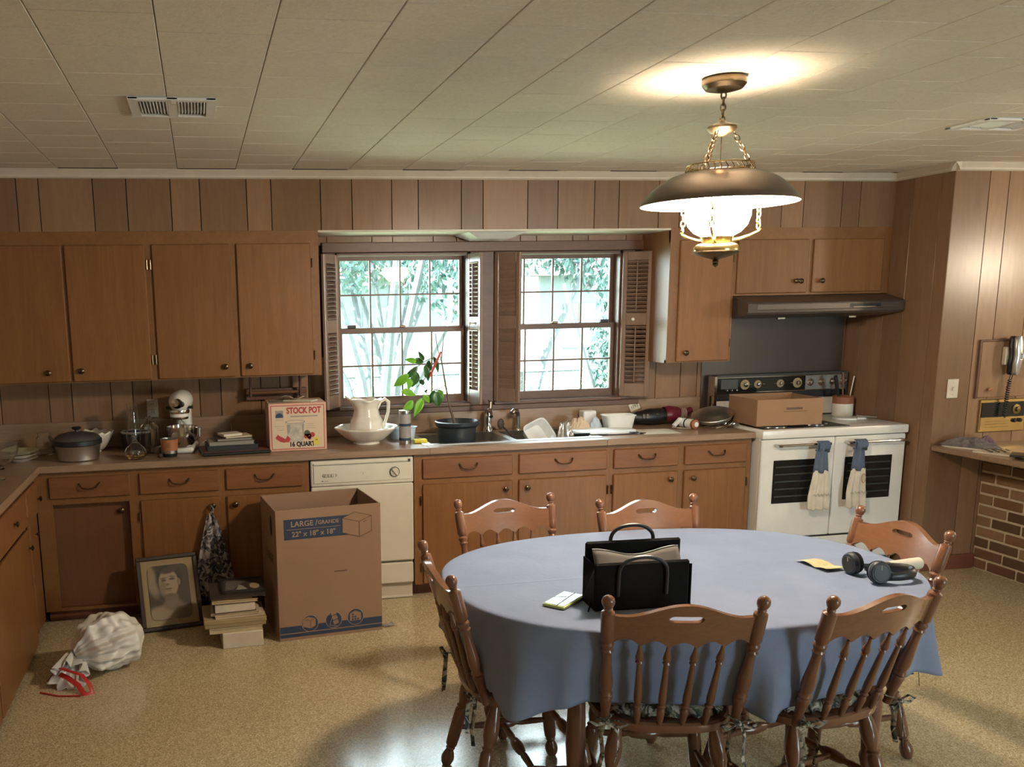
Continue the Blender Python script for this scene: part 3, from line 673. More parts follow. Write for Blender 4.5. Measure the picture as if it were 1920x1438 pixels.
# ================================================================ PENDANT LAMP
LZ = 1.844
lp = thing('pendant_lamp', 'lit brass hanging lamp with dome shade over the table', 'lamp', (1.256, -2.621, LZ))
Z = lambda z: z-LZ
MB().lathe([(.012, Z(2.436)), (.03, Z(2.440)), (.062, Z(2.448)), (.074, Z(2.462)), (.075, Z(2.475)), (.070, Z(2.486)), (0, Z(2.4865))], 32).build('canopy', 'antique_brass', lp)
lk = None
def chain(parent, p0, p1, n, s=1.0, mat='antique_brass', name='chain_link'):
    p0, p1 = Vector(p0), Vector(p1); L = (p1-p0).length/n; hl = L*.64; wd = min(.0115*s, hl*.62)
    pts = [(wd*math.sin(2*PI*i/16), 0, hl*math.cos(2*PI*i/16)) for i in range(16)]
    base = MB().tube(pts, .0026*s, 6, closed=True).build(name, mat, parent)
    q = frame_to(p0, p1).to_3x3().to_4x4()
    for i in range(n):
        mm = Matrix.Translation(p0+(p1-p0)*((i+.5)/n)) @ q @ rotz(PI/2*(i % 2)+.4)
        if i == 0: base.matrix_basis = mm
        else: inst(base, parent, mm)
chain(lp, (0, 0, Z(2.438)), (0, 0, Z(2.338)), 5, 1.25)
MB().lathe([(.008, Z(2.292)), (.02, Z(2.298)), (.040, Z(2.306)), (.050, Z(2.318)), (.048, Z(2.326)), (.03, Z(2.334)), (.012, Z(2.340)), (.009, Z(2.346)), (0, Z(2.347))], 28).build('cap', 'antique_brass', lp)
for k in range(3):
    a = math.radians(-25+120*k); c, s = math.cos(a), math.sin(a)
    chain(lp, (.038*c, .038*s, Z(2.308)), (.100*c, .100*s, Z(2.196)), 7, .85)
MB().tube([(0, 0, Z(2.295)), (0, 0, Z(2.25)), (0, 0, Z(2.18))], .002, 6).build('cord', 'antique_brass', lp)
m = MB(); m.lathe([(.110, Z(2.166)), (.113, Z(2.170)), (.110, Z(2.174))], 32, cap=False); m.tube([(.112*math.cos(2*PI*i/32), .112*math.sin(2*PI*i/32), Z(2.196)) for i in range(32)], .003, 6, closed=True)
m.build('crown_ring', 'brass', lp)
pk = None
for i in range(36):
    a = 2*PI*i/36; mm = Matrix.Translation((.112*math.cos(a), .112*math.sin(a), Z(2.170))) @ rotz(a)
    if pk is None: pk = MB().tube([(0, 0, 0), (.003, .004, .008), (0, .0, .016), (-.003, -.004, .022), (0, 0, .027)], .0022, 5).build('crown_picket', 'brass', lp); pk.matrix_basis = mm
    else: inst(pk, lp, mm)
shp = [(.075, 2.172), (.106, 2.170), (.135, 2.168), (.165, 2.159), (.20, 2.140), (.232, 2.114), (.255, 2.088), (.268, 2.066)]
MB().lathe([(r, Z(z)) for r, z in shp]+[(.268, Z(2.064)), (.2665, Z(2.0635))], 56, cap=False).build('shade', 'shade_metal', lp)
MB().lathe([(r-.0025, Z(z)-.003) for r, z in shp], 56, cap=False).build('shade_liner', 'shade_white', lp)
MB().lathe([(.050, Z(1.952)), (.078, Z(1.966)), (.100, Z(1.990)), (.111, Z(2.022)), (.110, Z(2.052)), (.096, Z(2.085)), (.074, Z(2.110)), (.055, Z(2.124))], 40, cap=False).build('glass_globe', 'lamp_globe', lp)
MB().lathe([(.056, Z(2.122)), (.047, Z(2.145)), (.042, Z(2.185)), (.039, Z(2.185)), (.044, Z(2.145)), (.053, Z(2.122))], 32, cap=False).build('chimney', 'shade_white', lp)
MB().lathe([(.046, Z(1.930)), (.052, Z(1.938)), (.056, Z(1.951)), (.040, Z(1.953)), (0, Z(1.953))], 30).build('burner_collar', 'bright_brass', lp)
tn = None
for i in range(24):
    a = 2*PI*i/24; mm = Matrix.Translation((.0545*math.cos(a), .0545*math.sin(a), Z(1.950))) @ rotz(a)
    if tn is None: tn = MB().lathe([(.0025, 0), (.003, .010), (0, .017)], 6).build('gallery_prong', 'bright_brass', lp); tn.matrix_basis = mm
    else: inst(tn, lp, mm)
MB().lathe([(.044, Z(1.931)), (.060, Z(1.928)), (.073, Z(1.921)), (.078, Z(1.910)), (.077, Z(1.902))], 36, cap=False).build('font_top', 'bright_brass', lp)
fl = MB().lathe([(.078, Z(1.902)), (.079, Z(1.898)), (.064, Z(1.888)), (.038, Z(1.880)), (.016, Z(1.874)), (.008, Z(1.870)), (.012, Z(1.866)), (.008, Z(1.860)), (.011, Z(1.855)), (.006, Z(1.849)), (0, LZ-LZ)], 36).build('font_bottom', 'antique_brass', lp)
for k in range(3):
    a = math.radians(-8+120*k); c, s = math.cos(a), math.sin(a); W_ = lambda r, z: (r*c, r*s, Z(z))
    MB().tube([W_(.045, 1.938), W_(.08, 1.942), W_(.12, 1.955), W_(.150, 1.968), W_(.158, 1.976), W_(.153, 1.984)], [.006, .006, .0055, .005, .005, .004], 10).build('arm', 'bright_brass', lp)
    chain(lp, W_(.150, 1.978), W_(.148, 2.075), 5, 1.0, 'bright_brass')
    MB().tube([W_(.148, 2.075), W_(.146, 2.12), W_(.144, 2.162)], .0022, 6).build('hanger_wire', 'bright_brass', lp)
# ================================================================ TABLE
D = math.radians
NEAR1 = ((.852, -3.061, 0), D(-14.8)); NEAR2 = ((1.335, -3.113, 0), D(11.6)); LEFT = ((.481, -2.787, 0), D(-92))
SEATS = (NEAR1, NEAR2, LEFT, ((.741, -2.204, 0), PI+.065), ((1.316, -2.375, 0), PI), ((1.761, -2.693, 0), D(92)))
TC = (1.10, -2.73); TA, TB, TN = .85, .60, 2.4; TZ = .757
tb = thing('dining_table', 'oval dining table hidden under the blue cloth', 'table', (*TC, 0))
MB().prism(superel(TA-.012, TB-.012, TN), TZ-.034, TZ-.006).build('tabletop', 'chair_wood', tb)
m = MB()
for x, y in ((.57, -3.07), (.49, -2.43), (1.66, -3.08), (1.66, -2.38)):
    m = MB(Matrix.Translation((x-TC[0], y-TC[1], 0))); m.box(-.03, .03, -.03, .03, .60, .72, bev=.004); m.lathe([(.028, .60), (.02, .585), (.03, .56), (.024, .53), (.028, .45), (.033, .30), (.024, .16), (.03, .14), (.02, .10), (.027, .05), (.022, 0)], 14); m.build('leg', 'chair_wood', tb)
m = MB(); m.box(-.52, .52, -.33, -.31, .64, .72); m.box(-.52, .52, .29, .31, .64, .72); m.box(-.56, -.54, -.3, .3, .64, .72); m.box(.54, .56, -.3, .3, .64, .72); m.build('apron', 'chair_wood', tb)
pl = superel(TA, TB, TN, 720); NB = 720
arc = [0]
for i in range(NB): a, b = pl[i], pl[(i+1) % NB]; arc.append(arc[-1]+math.hypot(b[0]-a[0], b[1]-a[1]))
PER = arc[-1]; DROP = .272
def clothfn(u, v):
    i = int(round(u*NB)) % NB; x, y = pl[i]; a, b = pl[i-3], pl[(i+3) % NB]; tx, ty = b[0]-a[0], b[1]-a[1]; L = math.hypot(tx, ty); nx, ny = ty/L, -tx/L
    if v <= .5: s = max(.004, (v/.5)**.8); return (x*s*.995, y*s*.995, TZ)
    if v < .56: q = (v-.5)/.06*PI/2; return (x*.995+nx*.012*math.sin(q), y*.995+ny*.012*math.sin(q), TZ-.010*(1-math.cos(q)))
    d = (v-.56)/.44; s = arc[i]/PER*2*PI
    rip = .6*math.sin(19*s+.6)+.4*math.sin(12*s+2.1+.4*math.sin(3*s))+.25*math.sin(31*s+1)
    o = .012+.006*d+d**1.2*(.014+.034*rip)
    hem = DROP+.016*math.sin(4*s+.8)+.010*math.sin(9*s)+.012*rip
    q = Vector((x*.995+nx*o, y*.995+ny*o, TZ-.010-hem*d))
    for loc, rz in SEATS:                     # chair backs push the hanging cloth in, seats carry its hem
        c, s_ = math.cos(-rz), math.sin(-rz); wx, wy = q.x+TC[0]-loc[0], q.y+TC[1]-loc[1]; lx, ly = c*wx-s_*wy, s_*wx+c*wy
        yb = -.185-.12*(q.z-.44)/.428-.012+.036
        k = 1-min(1, max(0, (abs(lx)-.235)/.10)); k = k*k*(3-2*k)
        if ly < yb and ly > -.45 and k > 0:
            ly2 = ly+(yb-ly)*k; c2, s2 = math.cos(rz), math.sin(rz); q.x = c2*lx-s2*ly2+loc[0]-TC[0]; q.y = s2*lx+c2*ly2+loc[1]-TC[1]; ly = ly2
        if abs(lx) < .24 and -.24 < ly < .23: q.z = max(q.z, .492+.004*rip)
    return q
m = MB(); m.grid(clothfn, 360, 46, cu=True); cl = m.build('tablecloth', 'tablecloth_blue', thick=.0018, angle=3); cl.location = (*TC, cl.location.z)
tag(cl, 'light blue cloth draped over the oval dining table', 'tablecloth')
# ================================================================ CHAIRS
FZ = .868
def post_pt(sx, z):
    q = (z-.44)/(FZ-.44); return Vector((sx*(.197+.024*q), -.185-.12*q, z))
PP = [(.013, 0), (.0135, .10), (.0165, .15), (.0195, .20), (.0205, .215), (.0175, .23), (.021, .245), (.0185, .262), (.0165, .275), (.0205, .31), (.0200, .36), (.0165, .45), (.0138, .54), (.0150, .575), (.0190, .59), (.0150, .605), (.0195, .628), (.0200, .64), (.0150, .655), (.0165, .662), (.0208, .675), (.0212, .74), (.0208, .86), (.0200, .876), (.0110, .888), (.0105, .898), (.0140, .904), (.0115, .912), (.0155, .925), (.0190, .945), (.0195, .96), (.0175, .978), (.011, .993), (0, 1.0)]
SPP = [(.0065, 0), (.0095, .06), (.0125, .16), (.0120, .19), (.0085, .215), (.0130, .235), (.0130, .25), (.0090, .262), (.0120, .30), (.0125, .36), (.0100, .55), (.0078, .74), (.0080, .78), (.0125, .79), (.0090, .81), (.0128, .835), (.0118, .86), (.0070, .93), (.0045, 1.0)]
LGP = [(.014, 0), (.016, .04), (.023, .12), (.027, .20), (.025, .27), (.017, .34), (.016, .355), (.022, .37), (.0165, .39), (.0225, .415), (.0235, .55), (.0225, .72), (.021, .78), (.014, .80), (.018, .815), (.013, .835), (.018, .86), (.0235, .90), (.0245, .93), (.021, .97), (.013, 1.0)]
STP = [(.009, 0), (.011, .12), (.013, .3), (.010, .36), (.017, .40), (.021, .5), (.017, .60), (.010, .64), (.013, .7), (.011, .88), (.009, 1)]
def make_chair(name, label):
    t = thing(name, label, 'chair', group='maple dining chairs around the table')
    pl_ = superel(.222, .212, 3.0, 48); m = MB(); rings = ((.90, .400), (.985, .408), (1.0, .420), (.995, .433), (.96, .440))
    n = 48; vs = [(x*s*(1+.20*y), y*s, z) for s, z in rings for x, y in pl_]; fs = [tuple(range(n))[::-1], tuple(range(4*n, 5*n))]
    for k in range(4): fs += [(k*n+i, k*n+(i+1) % n, (k+1)*n+(i+1) % n, (k+1)*n+i) for i in range(n)]
    m.add(vs, fs); m.build('seat', 'chair_wood', t)
    for sx in (-1, 1): MB().turn(post_pt(sx, .430), post_pt(sx, FZ+.020), PP, 16).build('back_post', 'chair_wood', t)
    # crest rail with hand slot and scalloped lower edge
    def yy(u, z): return post_pt(1, z).y - .030*(1-u*u) + .002
    def xx(u, z): return u*(post_pt(1, z).x-.012)
    top = lambda u: .822+.046*(.5+.5*math.cos(PI*min(1, abs(u)/.86)))**.9 - .004*(abs(u) > .9)
    def bot(u):
        w = abs(math.sin(PI*(u+1)*2.5))
        return .722+.022*w+.006*abs(u)
    zs, th = .822, .011; N = 81
    def hs(u):
        a = abs(u); return 0 if a > .24 else .0105*math.sqrt(max(0, 1-(max(0, a-.16)/.08)**2))
    m = MB()
    for lo, hi in ((bot, lambda u: zs-hs(u)), (lambda u: zs+hs(u), top)):
        vs = []; fs = []
        for i in range(N):
            u = -1+2*i/(N-1); a, b = lo(u), hi(u); b = max(b, a+.0005)
            zz = [a+(b-a)*k/4 for k in range(5)]
            vs += [(xx(u, z), yy(u, z)-th, z) for z in zz]+[(xx(u, z), yy(u, z)+th, z) for z in zz[::-1]]
        for i in range(N-1):
            for k in range(10): fs.append((i*10+k, i*10+(k+1) % 10, (i+1)*10+(k+1) % 10, (i+1)*10+k))
        fs += [tuple(range(10))[::-1], tuple((N-1)*10+k for k in range(10))]; m.add(vs, fs)
    m.build('crest_rail', 'crest_wood', t, angle=.7)
    for u in (-.60, -.20, .20, .60):
        zt = .728; MB().turn((u*.172, -.192-.012*(1-u*u), .436), (xx(u, zt), yy(u, zt), zt), SPP, 12).build('spindle', 'chair_wood', t)
    feet = {}
    for sx in (-1, 1):
        for sy in (-1, 1):
            a = Vector((sx*.150, sy*.135, .405)); b = Vector((sx*.212, sy*(.200 if sy > 0 else .225), 0)); feet[sx, sy] = (a, b); MB().turn(a, b, LGP, 14).build('leg', 'chair_wood', t)
    at = lambda k, q: feet[k][0].lerp(feet[k][1], q)
    mids = []
    for sx in (-1, 1):
        p0, p1 = at((sx, -1), .60), at((sx, 1), .60); MB().turn(p0, p1, STP, 12).build('stretcher', 'chair_wood', t); mids.append((p0+p1)/2)
    MB().turn(mids[0], mids[1], STP, 12).build('stretcher', 'chair_wood', t); MB().turn(at((-1, 1), .45), at((1, 1), .45), STP, 12).build('stretcher', 'chair_wood', t)
    return t
def copy_tree(o, loc, rz, label):
    c = o.copy(); COL.objects.link(c); c.matrix_basis = Matrix.Translation(loc) @ rotz(rz); c['label'] = label
    for ch in o.children: k = ch.copy(); COL.objects.link(k); k.parent = c
    return c
ch0 = make_chair('dining_chair', 'maple spindle-back chair in front of the black bag, nearest the camera')
ch0.matrix_basis = Matrix.Translation(NEAR1[0]) @ rotz(NEAR1[1])
copy_tree(ch0, *NEAR2, 'maple spindle-back chair with floral cushion in front of the headphones')
copy_tree(ch0, (.741, -2.204, 0), PI+.065, 'maple chair behind the table at left, in front of the sink cabinet')
copy_tree(ch0, (1.316, -2.375, 0), PI, 'maple chair behind the table at right, directly behind the black bag handle')
copy_tree(ch0, (1.761, -2.693, 0), D(92), 'maple chair at the right end of the table before the range')
copy_tree(ch0, *LEFT, 'maple chair seen from the side at the left end of the table')
def ribbon(parent, pts, w=.008):
    MB().tube(pts, w, 6, flat=.18).build('tie', 'cushion_floral', parent)
def cushion(loc, rz, label):
    t = thing('seat_cushion', label, 'cushion', (loc[0], loc[1], .441), rz, 'floral chair cushions')
    rr = superel(.208, .185, 3.2, 64)
    def fn(u, v):
        x, y = rr[int(round(u*64)) % 64]; s = max(.01, v*2 if v <= .5 else 2-2*v); ruf = 0
        if v <= .5: z = .004
        else: z = .012+.036*(1-s**5)**.7+.005*math.sin(x*s*40)*math.cos(y*s*36)
        if s > .97: ruf = .010*math.sin(u*2*PI*26)
        return (x*s*(1+.2*y), y*s+.012+ruf*.3, max(.001, z+ruf*(.5 if s > .97 else 0)))
    m = MB(); m.grid(fn, 64, 25, cu=True); m.build('pad', 'cushion_floral', t, angle=2)
    for sx in (-1, 1):
        x, y = sx*.197, -.205
        ribbon(t, [(x-sx*.02, y+.02, .02), (x+sx*.01, y-.018, .012), (x+sx*.020, y-.022, -.03), (x+sx*.015, y-.03, -.09), (x+sx*.026, y-.028, -.145)])
        ribbon(t, [(x, y-.02, .012), (x-sx*.03, y-.03, -.02), (x-sx*.035, y-.034, -.07), (x-sx*.02, y-.036, -.12)])
        ribbon(t, [(x, y-.02, .012), (x+sx*.03, y-.03, .03), (x+sx*.055, y-.03, .016), (x+sx*.035, y-.03, .004), (x, y-.022, .010)], .006)
        ribbon(t, [(x, y-.02, .012), (x-sx*.03, y-.035, .022), (x-sx*.06, y-.034, .010), (x-sx*.035, y-.034, -.002), (x, y-.022, .010)], .006)
        MB().ball((x, y-.022, .011), .010, 8).build('knot', 'cushion_floral', t)
cushion(*NEAR1, 'floral cushion tied to the chair in front of the black bag')
cushion(*NEAR2, 'floral cushion tied to the chair in front of the headphones')
cushion(*LEFT, 'dark floral cushion tied to the chair at the left table end')
cushion((1.761, -2.693, 0), D(92), 'floral cushion on the chair at the right table end')
# ---- on the table
z = TZ+.0015
bag = thing('tote_bag', 'black structured tote bag standing open on the table', 'bag', (.783, -3.035, z), D(-4))
m = MB(); m.box(-.165, .150, -.062, -.048, 0, .158, bev=.006); m.build('front_panel', 'black_fabric', bag)
B(-.150, .178, .065, .079, 0, .196, bev=.008).build('back_panel', 'black_fabric', bag)
B(-.160, .165, -.048, .065, 0, .008).build('base', 'black_fabric', bag)
for sx, x in ((-1, -.156), (1, .162)):
    m = MB(); m.add([(x, -.048, .004), (x, .065, .004), (x, .065, .15), (x-sx*.02, .01, .13), (x, -.048, .14)], [(0, 1, 2, 3, 4)]); m.build('gusset', 'black_fabric', bag, thick=.004, flat=True)
def opening(u, v): x = -.135+.29*u; return (x, -.005+.05*v, .105+.055*v+.012*math.cos(PI*2*u)*v)
MB().grid(opening, 21, 6).build('lining', 'bag_lining', bag, thick=.006)
MB().tube([(-.135+.29*k/20, .047, .163+.012*math.cos(PI*2*k/20)) for k in range(21)]+[(.162, .042, .14), (.168, .03, .08), (.172, .02, .01)], .0035, 8).build('zip_piping', 'dark_grey', bag)
def handle(x0, x1, y, z0, h): return [(x0+(x1-x0)*(.5-.5*math.cos(PI*k/16)), y, z0+h*math.sin(PI*k/16)**.75) for k in range(17)]
MB().tube([(-.060, .083, .13)]+handle(-.060, .088, .083, .188, .055)+[(.088, .083, .13)], .0065, 8).build('handle', 'black_plastic', bag)
MB().tube([(-.088, -.066, .05)]+handle(-.088, .072, -.068, .118, .058)+[(.072, -.066, .05)], .0065, 8).build('handle', 'black_plastic', bag)
MB().tube([(-.166, -.04, .02), (-.176, -.05, .012), (-.182, -.06, .002)], .003, 6).build('tag_cord', 'black_fabric', bag)
ph = thing('mobile_phone', 'phone in a lime green case lying face up on the tablecloth', 'phone', (.561, -2.97, z), D(-49))
B(-.040, .040, -.078, .078, 0, .011, bev=.005, seg=2).build('case', 'phone_case', ph); B(-.034, .034, -.071, .071, .0105, .0122, bev=.0008).build('screen', 'phone_screen', ph)
MB().tube([(.012, -.075, .0125), (.002, .075, .0125)], .0015, 5).build('scratch_line', 'print_black', ph); MB().tube([(-.034, -.005, .0125), (.005, .03, .0125)], .001, 5).build('scratch_line', 'print_black', ph)
m = MB(); m.grid(lambda u, v: ((u-.5)*.152, (v-.5)*.085, z+.004+.010*abs(math.sin(u*5.0))*(1-.4*v)), 15, 5, m=Matrix.Translation((1.627, -2.806, 0)) @ rotz(-1.48)); o = m.build('banknote', 'bill_paper', thick=.0008); tag(o, 'creased yellowish banknote lying on the tablecloth by the headphones', 'banknote')
hp = thing('headphones', 'black over-ear headphones lying on the right of the table', 'headphones', (1.70, -3.0, z+.001), D(-20))
def cup(cx, cy, turn_, lean):
    mm = Matrix.Translation((cx, cy, .0405)) @ rotz(turn_) @ Matrix.Rotation(D(lean), 4, 'X')          # local -Z is the outer shell
    MB().lathe([(.0, -.016), (.034, -.016), (.0375, -.0135), (.041, -.004), (.041, .004), (.036, .006), (0, .006)], 32, mm, sx=.88).build('ear_cup', 'navy_plastic', hp, angle=.3)
    MB().lathe([(0, -.0178), (.028, -.0176), (.0295, -.0160)], 32, mm, sx=.88).build('cup_plate', 'black_plastic', hp, angle=.3)
    MB().lathe([(.018, .006), (.036, .006), (.040, .012), (.037, .022), (.024, .025), (.018, .016)], 28, mm, cap=False, sx=.88).build('ear_pad', 'black_fabric', hp)
    m = MB(mm); m.box(-.002, .002, -.026, -.010, -.0184, -.0174); m.build('cup_mark', 'print_grey', hp)
cup(-.062, .058, -1.15, -84); cup(-.010, -.050, .10, -97)
pts = []
for k in range(25):
    a = -.05+PI*1.1*k/24; pts.append((.015+.105*math.sin(a), .012-.062*math.cos(a), .024+.006*math.sin(a)))
MB().tube(pts, [.0075+.0035*math.sin(PI*k/24) for k in range(25)], 10, flat=1.7).build('headband', 'black_plastic', hp)
MB().tube([(.012, -.052, .030), (.03, -.056, .027)], .009, 8).build('yoke', 'navy_plastic', hp); MB().tube([(-.03, .068, .030), (.0, .074, .026)], .009, 8).build('yoke', 'navy_plastic', hp)
tb_ = thing('paper_tube', 'rolled magazine on the table edge beside the right-end chair', 'magazine', (1.868, -2.93, z), .12)
MB().lathe([(.021, -.07), (.021, .07), (.0185, .07), (.0185, -.07), (.021, -.07)], 20, Matrix.Translation((0, 0, .0215)) @ Matrix.Rotation(PI/2, 4, 'Y'), cap=False).build('roll', 'paper', tb_)
# ================================================================ COUNTER CLUTTER, LEFT
c0 = CT+.0008
def lobj(name, label, cat, loc, prof, mat, n=24, group=None, sx=1, sy=1):
    o = MB(Matrix.Translation(loc)).lathe(prof, n, sx=sx, sy=sy).build(name, mat); return tag(o, label, cat, group)
pt = thing('cooking_pot', 'aluminium pot with black banded lid near the corner', 'pot', (-1.285, -.43, c0))
MB().lathe([(0, 0), (.105, 0), (.114, .006), (.124, .085), (.128, .09)], 36).build('body', 'aluminium', pt)
MB().lathe([(.131, .086), (.134, .090), (.134, .112), (.130, .116)], 36).build('band', 'black_plastic', pt)
ld = MB().lathe([(.130, .114), (.122, .128), (.10, .142), (.06, .152), (.02, .155), (0, .155)], 36).build('lid', 'dark_grey', pt)
MB().lathe([(.012, .153), (.010, .166), (.022, .172), (.028, .178), (.022, .184), (0, .185)], 18).build('lid_knob', 'black_plastic', ld)
bw = thing('scalloped_bowl', 'white scalloped china bowl behind the pot', 'bowl', (-1.225, -.165, c0))
def scal(u, v):
    a = 2*PI*u; r = .035+.075*(v**.7); r *= 1+.05*v*math.cos(12*a); return (r*math.cos(a), r*math.sin(a), .008+.11*v**1.3+.006*v*math.cos(12*a))
MB().grid(scal, 72, 10, cu=True).build('bowl_body', 'china', bw, thick=.004); MB().lathe([(.04, 0), (.036, .008), (.030, .010), (0, .010)], 24).build('foot', 'china', bw)
for k, (x, y) in enumerate(((-1.20, -.17), (-1.24, -.15))):
    tag(MB().ball((x, y, c0+.065+.01*k), .032, 12).build('egg_cup', 'china'), ('white rounded cup inside the scalloped bowl, right one', 'white rounded cup inside the scalloped bowl, left one')[k], 'cup')
cr = thing('crock_bowl', 'dark brown stoneware bowl with pale rim behind the glass decanter', 'bowl', (-.985, -.125, c0))
MB().lathe([(0, 0), (.07, 0), (.082, .02), (.088, .07), (.088, .10), (.080, .10), (.076, .03), (0, .025)], 32).build('bowl_body', 'book_dark', cr); MB().lathe([(.089, .098), (.092, .104), (.084, .110), (.080, .104)], 32, cap=False).build('rim', 'china', cr)
lobj('stoneware_lid', 'small dark dish between the scalloped bowl and the decanter', 'dish', (-.80, -.06, c0), [(0, 0), (.03, 0), (.036, .03), (.037, .05), (.03, .05), (.028, .01), (0, .01)], 'lining_dark')
dc = thing('glass_decanter', 'round glass flask with amber liquid beside the orange tin', 'bottle', (-.965, -.52, c0))
MB().lathe([(.0, .0), (.045, .001), (.060, .018), (.062, .040), (.050, .066), (.026, .085), (.016, .10), (.016, .125), (.020, .130), (.014, .130), (.012, .10), (.022, .084), (.046, .064), (.057, .040), (.055, .02), (.042, .005), (0, .005)], 28).build('flask', 'clear_glass', dc)
MB().lathe([(0, .006), (.041, .0065), (.054, .021), (.055, .030), (0, .030)], 28).build('liquid', 'amber_glass', dc)
gl = thing('glass_chimney', 'tall clear glass lamp chimney beside the wall outlet', 'glassware', (-.985, -.28, c0))
MB().lathe([(.030, 0), (.032, .02), (.045, .07), (.048, .10), (.036, .16), (.030, .22), (.031, .285), (.029, .285), (.028, .22), (.034, .16), (.046, .10), (.043, .07), (.030, .02), (.028, 0)], 28, cap=False).build('chimney', 'clear_glass', gl)
gj = thing('cut_glass_jar', 'cut glass jar with knobbed lid left of the stand mixer', 'jar', (-.895, -.30, c0))
MB().lathe([(0, 0), (.05, .001), (.053, .02), (.050, .12), (.052, .14), (.048, .14), (.046, .12), (.048, .02), (.045, .006), (0, .006)], 12).build('jar_body', 'clear_glass', gj, flat=True); MB().lathe([(.053, .141), (.05, .155), (.03, .175), (.012, .185), (.018, .20), (.012, .212), (0, .214)], 12).build('lid', 'clear_glass', gj, flat=True)
ol = thing('wall_outlet', 'cream double outlet plate on the wall behind the glassware', 'outlet', (-.885, -.0005, 1.085))
B(-.034, .034, -.006, 0, 0, .112, bev=.003).build('plate', 'cream_plastic', ol, flat=True)
for q in (.032, .080):
    B(-.016, .016, -.008, -.005, q-.016, q+.016, bev=.003).build('socket', 'cream_plastic', ol, flat=True)
    for x in (-.006, .006): B(x-.0012, x+.0012, -.0086, -.0078, q-.004, q+.007).build('slot', 'print_black', ol)
MB().lathe([(.003, 0), (0, .0015)], 8, frame_to((0, -.006, .056), (0, -.1, .056))).build('screw', 'steel', ol)
mx = thing('stand_mixer', 'white stand mixer with steel bowl under the wall cabinets', 'mixer', (-.705, -.262, c0), D(-6))
B(-.075, .075, -.15, .13, 0, .035, bev=.016, seg=3).build('base', 'white_enamel', mx)
m = MB(); m.prism(superel(.045, .05, 3), .03, .24, Matrix.Translation((0, .10, 0))); m.build('column', 'white_enamel', mx)
def head(u, v):
    a = 2*PI*u; y = .16-.34*v; r = .066*(math.sin(PI*min(1, max(0, .04+.93*v)))**.33); return (r*math.cos(a), y, .292+r*.95*math.sin(a))
MB().grid(head, 28, 16, cu=True).build('motor_head', 'white_enamel', mx)
def bandf(z, r, nm, mt, zz=.012):
    MB().lathe([(r, -zz), (r+.002, 0), (r, zz)], 28, Matrix.Translation((0, -.115, z)), cap=True).build(nm, mt, mx)
bandf(.242, .058, 'trim_band', 'chrome', .010); bandf(.222, .052, 'collar', 'white_enamel', .010); bandf(.205, .050, 'lower_band', 'antique_brass', .006)
MB().lathe([(.016, 0), (.016, .012), (.010, .016), (0, .016)], 16, frame_to((.024, -.172, .288), (.024, -.3, .285))).build('hub_knob', 'black_plastic', mx); MB().lathe([(.022, 0), (.022, .008), (0, .010)], 18, frame_to((-.012, -.174, .296), (-.012, -.3, .296))).build('hub_cap', 'chrome', mx)
MB().tube([(-.075, -.10, .262), (.078, -.10, .262)], .009, 10).build('speed_lever', 'black_plastic', mx)
wk = MB()
for k in range(6):
    a = PI*k/6; wk.tube([(.038*math.sin(PI*q/12)*math.cos(a), -.115+.038*math.sin(PI*q/12)*math.sin(a), .20-.10*q/12) for q in range(1, 12)], .0016, 5)
wk.build('whisk', 'steel', mx)
MB().lathe([(.0, .04), (.05, .04), (.07, .06), (.085, .11), (.088, .155), (.085, .155), (.081, .11), (.066, .064), (0, .05)], 30, Matrix.Translation((.01, -.115, 0))).build('bowl', 'chrome', mx)
MB().tube([(.092, -.13, .15), (.115, -.15, .145), (.112, -.15, .10), (.088, -.13, .075)], .006, 8).build('bowl_handle', 'steel', mx)
cn = thing('tin_can', 'orange printed coffee tin in front of the stand mixer', 'can', (-.780, -.482, c0))
MB().lathe([(0, 0), (.041, 0), (.042, .002), (.045, .030)], 28).build('lower_band', 'black_plastic', cn); MB().lathe([(.045, .030), (.050, .098)], 28, cap=False).build('wrap', 'copper_print', cn)
MB().lathe([(.050, .098), (.0515, .101), (.047, .101), (.045, .02), (0, .02)], 28).build('rim', 'steel', cn)
for k in range(6): MB().add([(.0487*math.cos(a), .0487*math.sin(a), .058+.006*k+d) for a in (-1.9, -1.75, -1.6, -1.45) for d in (0, .0018)], [(0, 2, 3, 1), (2, 4, 5, 3), (4, 6, 7, 5)]).build('print_line', 'book_dark', cn)
lobj('small_bowl', 'small steel cup left of the orange tin', 'cup', (-.845, -.36, c0), [(0, 0), (.028, 0), (.034, .03), (.035, .04), (.032, .04), (.026, .005), (0, .005)], 'steel')
lobj('bottle_stopper', 'tiny dark glass stopper lying before the orange tin', 'stopper', (-.83, -.52, c0), [(0, 0), (.012, .002), (.015, .012), (.009, .022), (0, .024)], 'book_dark', 12)
from mathutils import noise as mnoise
def rumple(cx, cy, z0, a, b, h, seed, n=30, mat='paper', name='cloth', k=5.0):
    def fn(u, v):
        an = 2*PI*u; s = max(.02, v); x, y = s*math.cos(an), s*math.sin(an); o_ = Vector((seed*3.7, seed*1.3, 0))
        e = 1+.22*mnoise.noise(Vector((math.cos(an)*1.6, math.sin(an)*1.6, 0))+o_)
        r1 = mnoise.noise(Vector((x*1.6, y*1.6, 0))+o_); r2 = 1-2*abs(mnoise.noise(Vector((x*k*.55, y*k*.55, 2))+o_)); z = h*(1-s**2.2)*(.55+.45*r1+.30*r2)+.10*h*r2*(1-s**6)
        return (cx+x*a*e, cy+y*b*e, z0+max(.001, z))
    return MB().grid(fn, n*2, 18, cu=True)
tag(rumple(-.575, -.20, c0, .045, .04, .045, 3).build('napkin', 'paper', thick=.002), 'crumpled white napkin between the mixer and the stacked books', 'napkin')
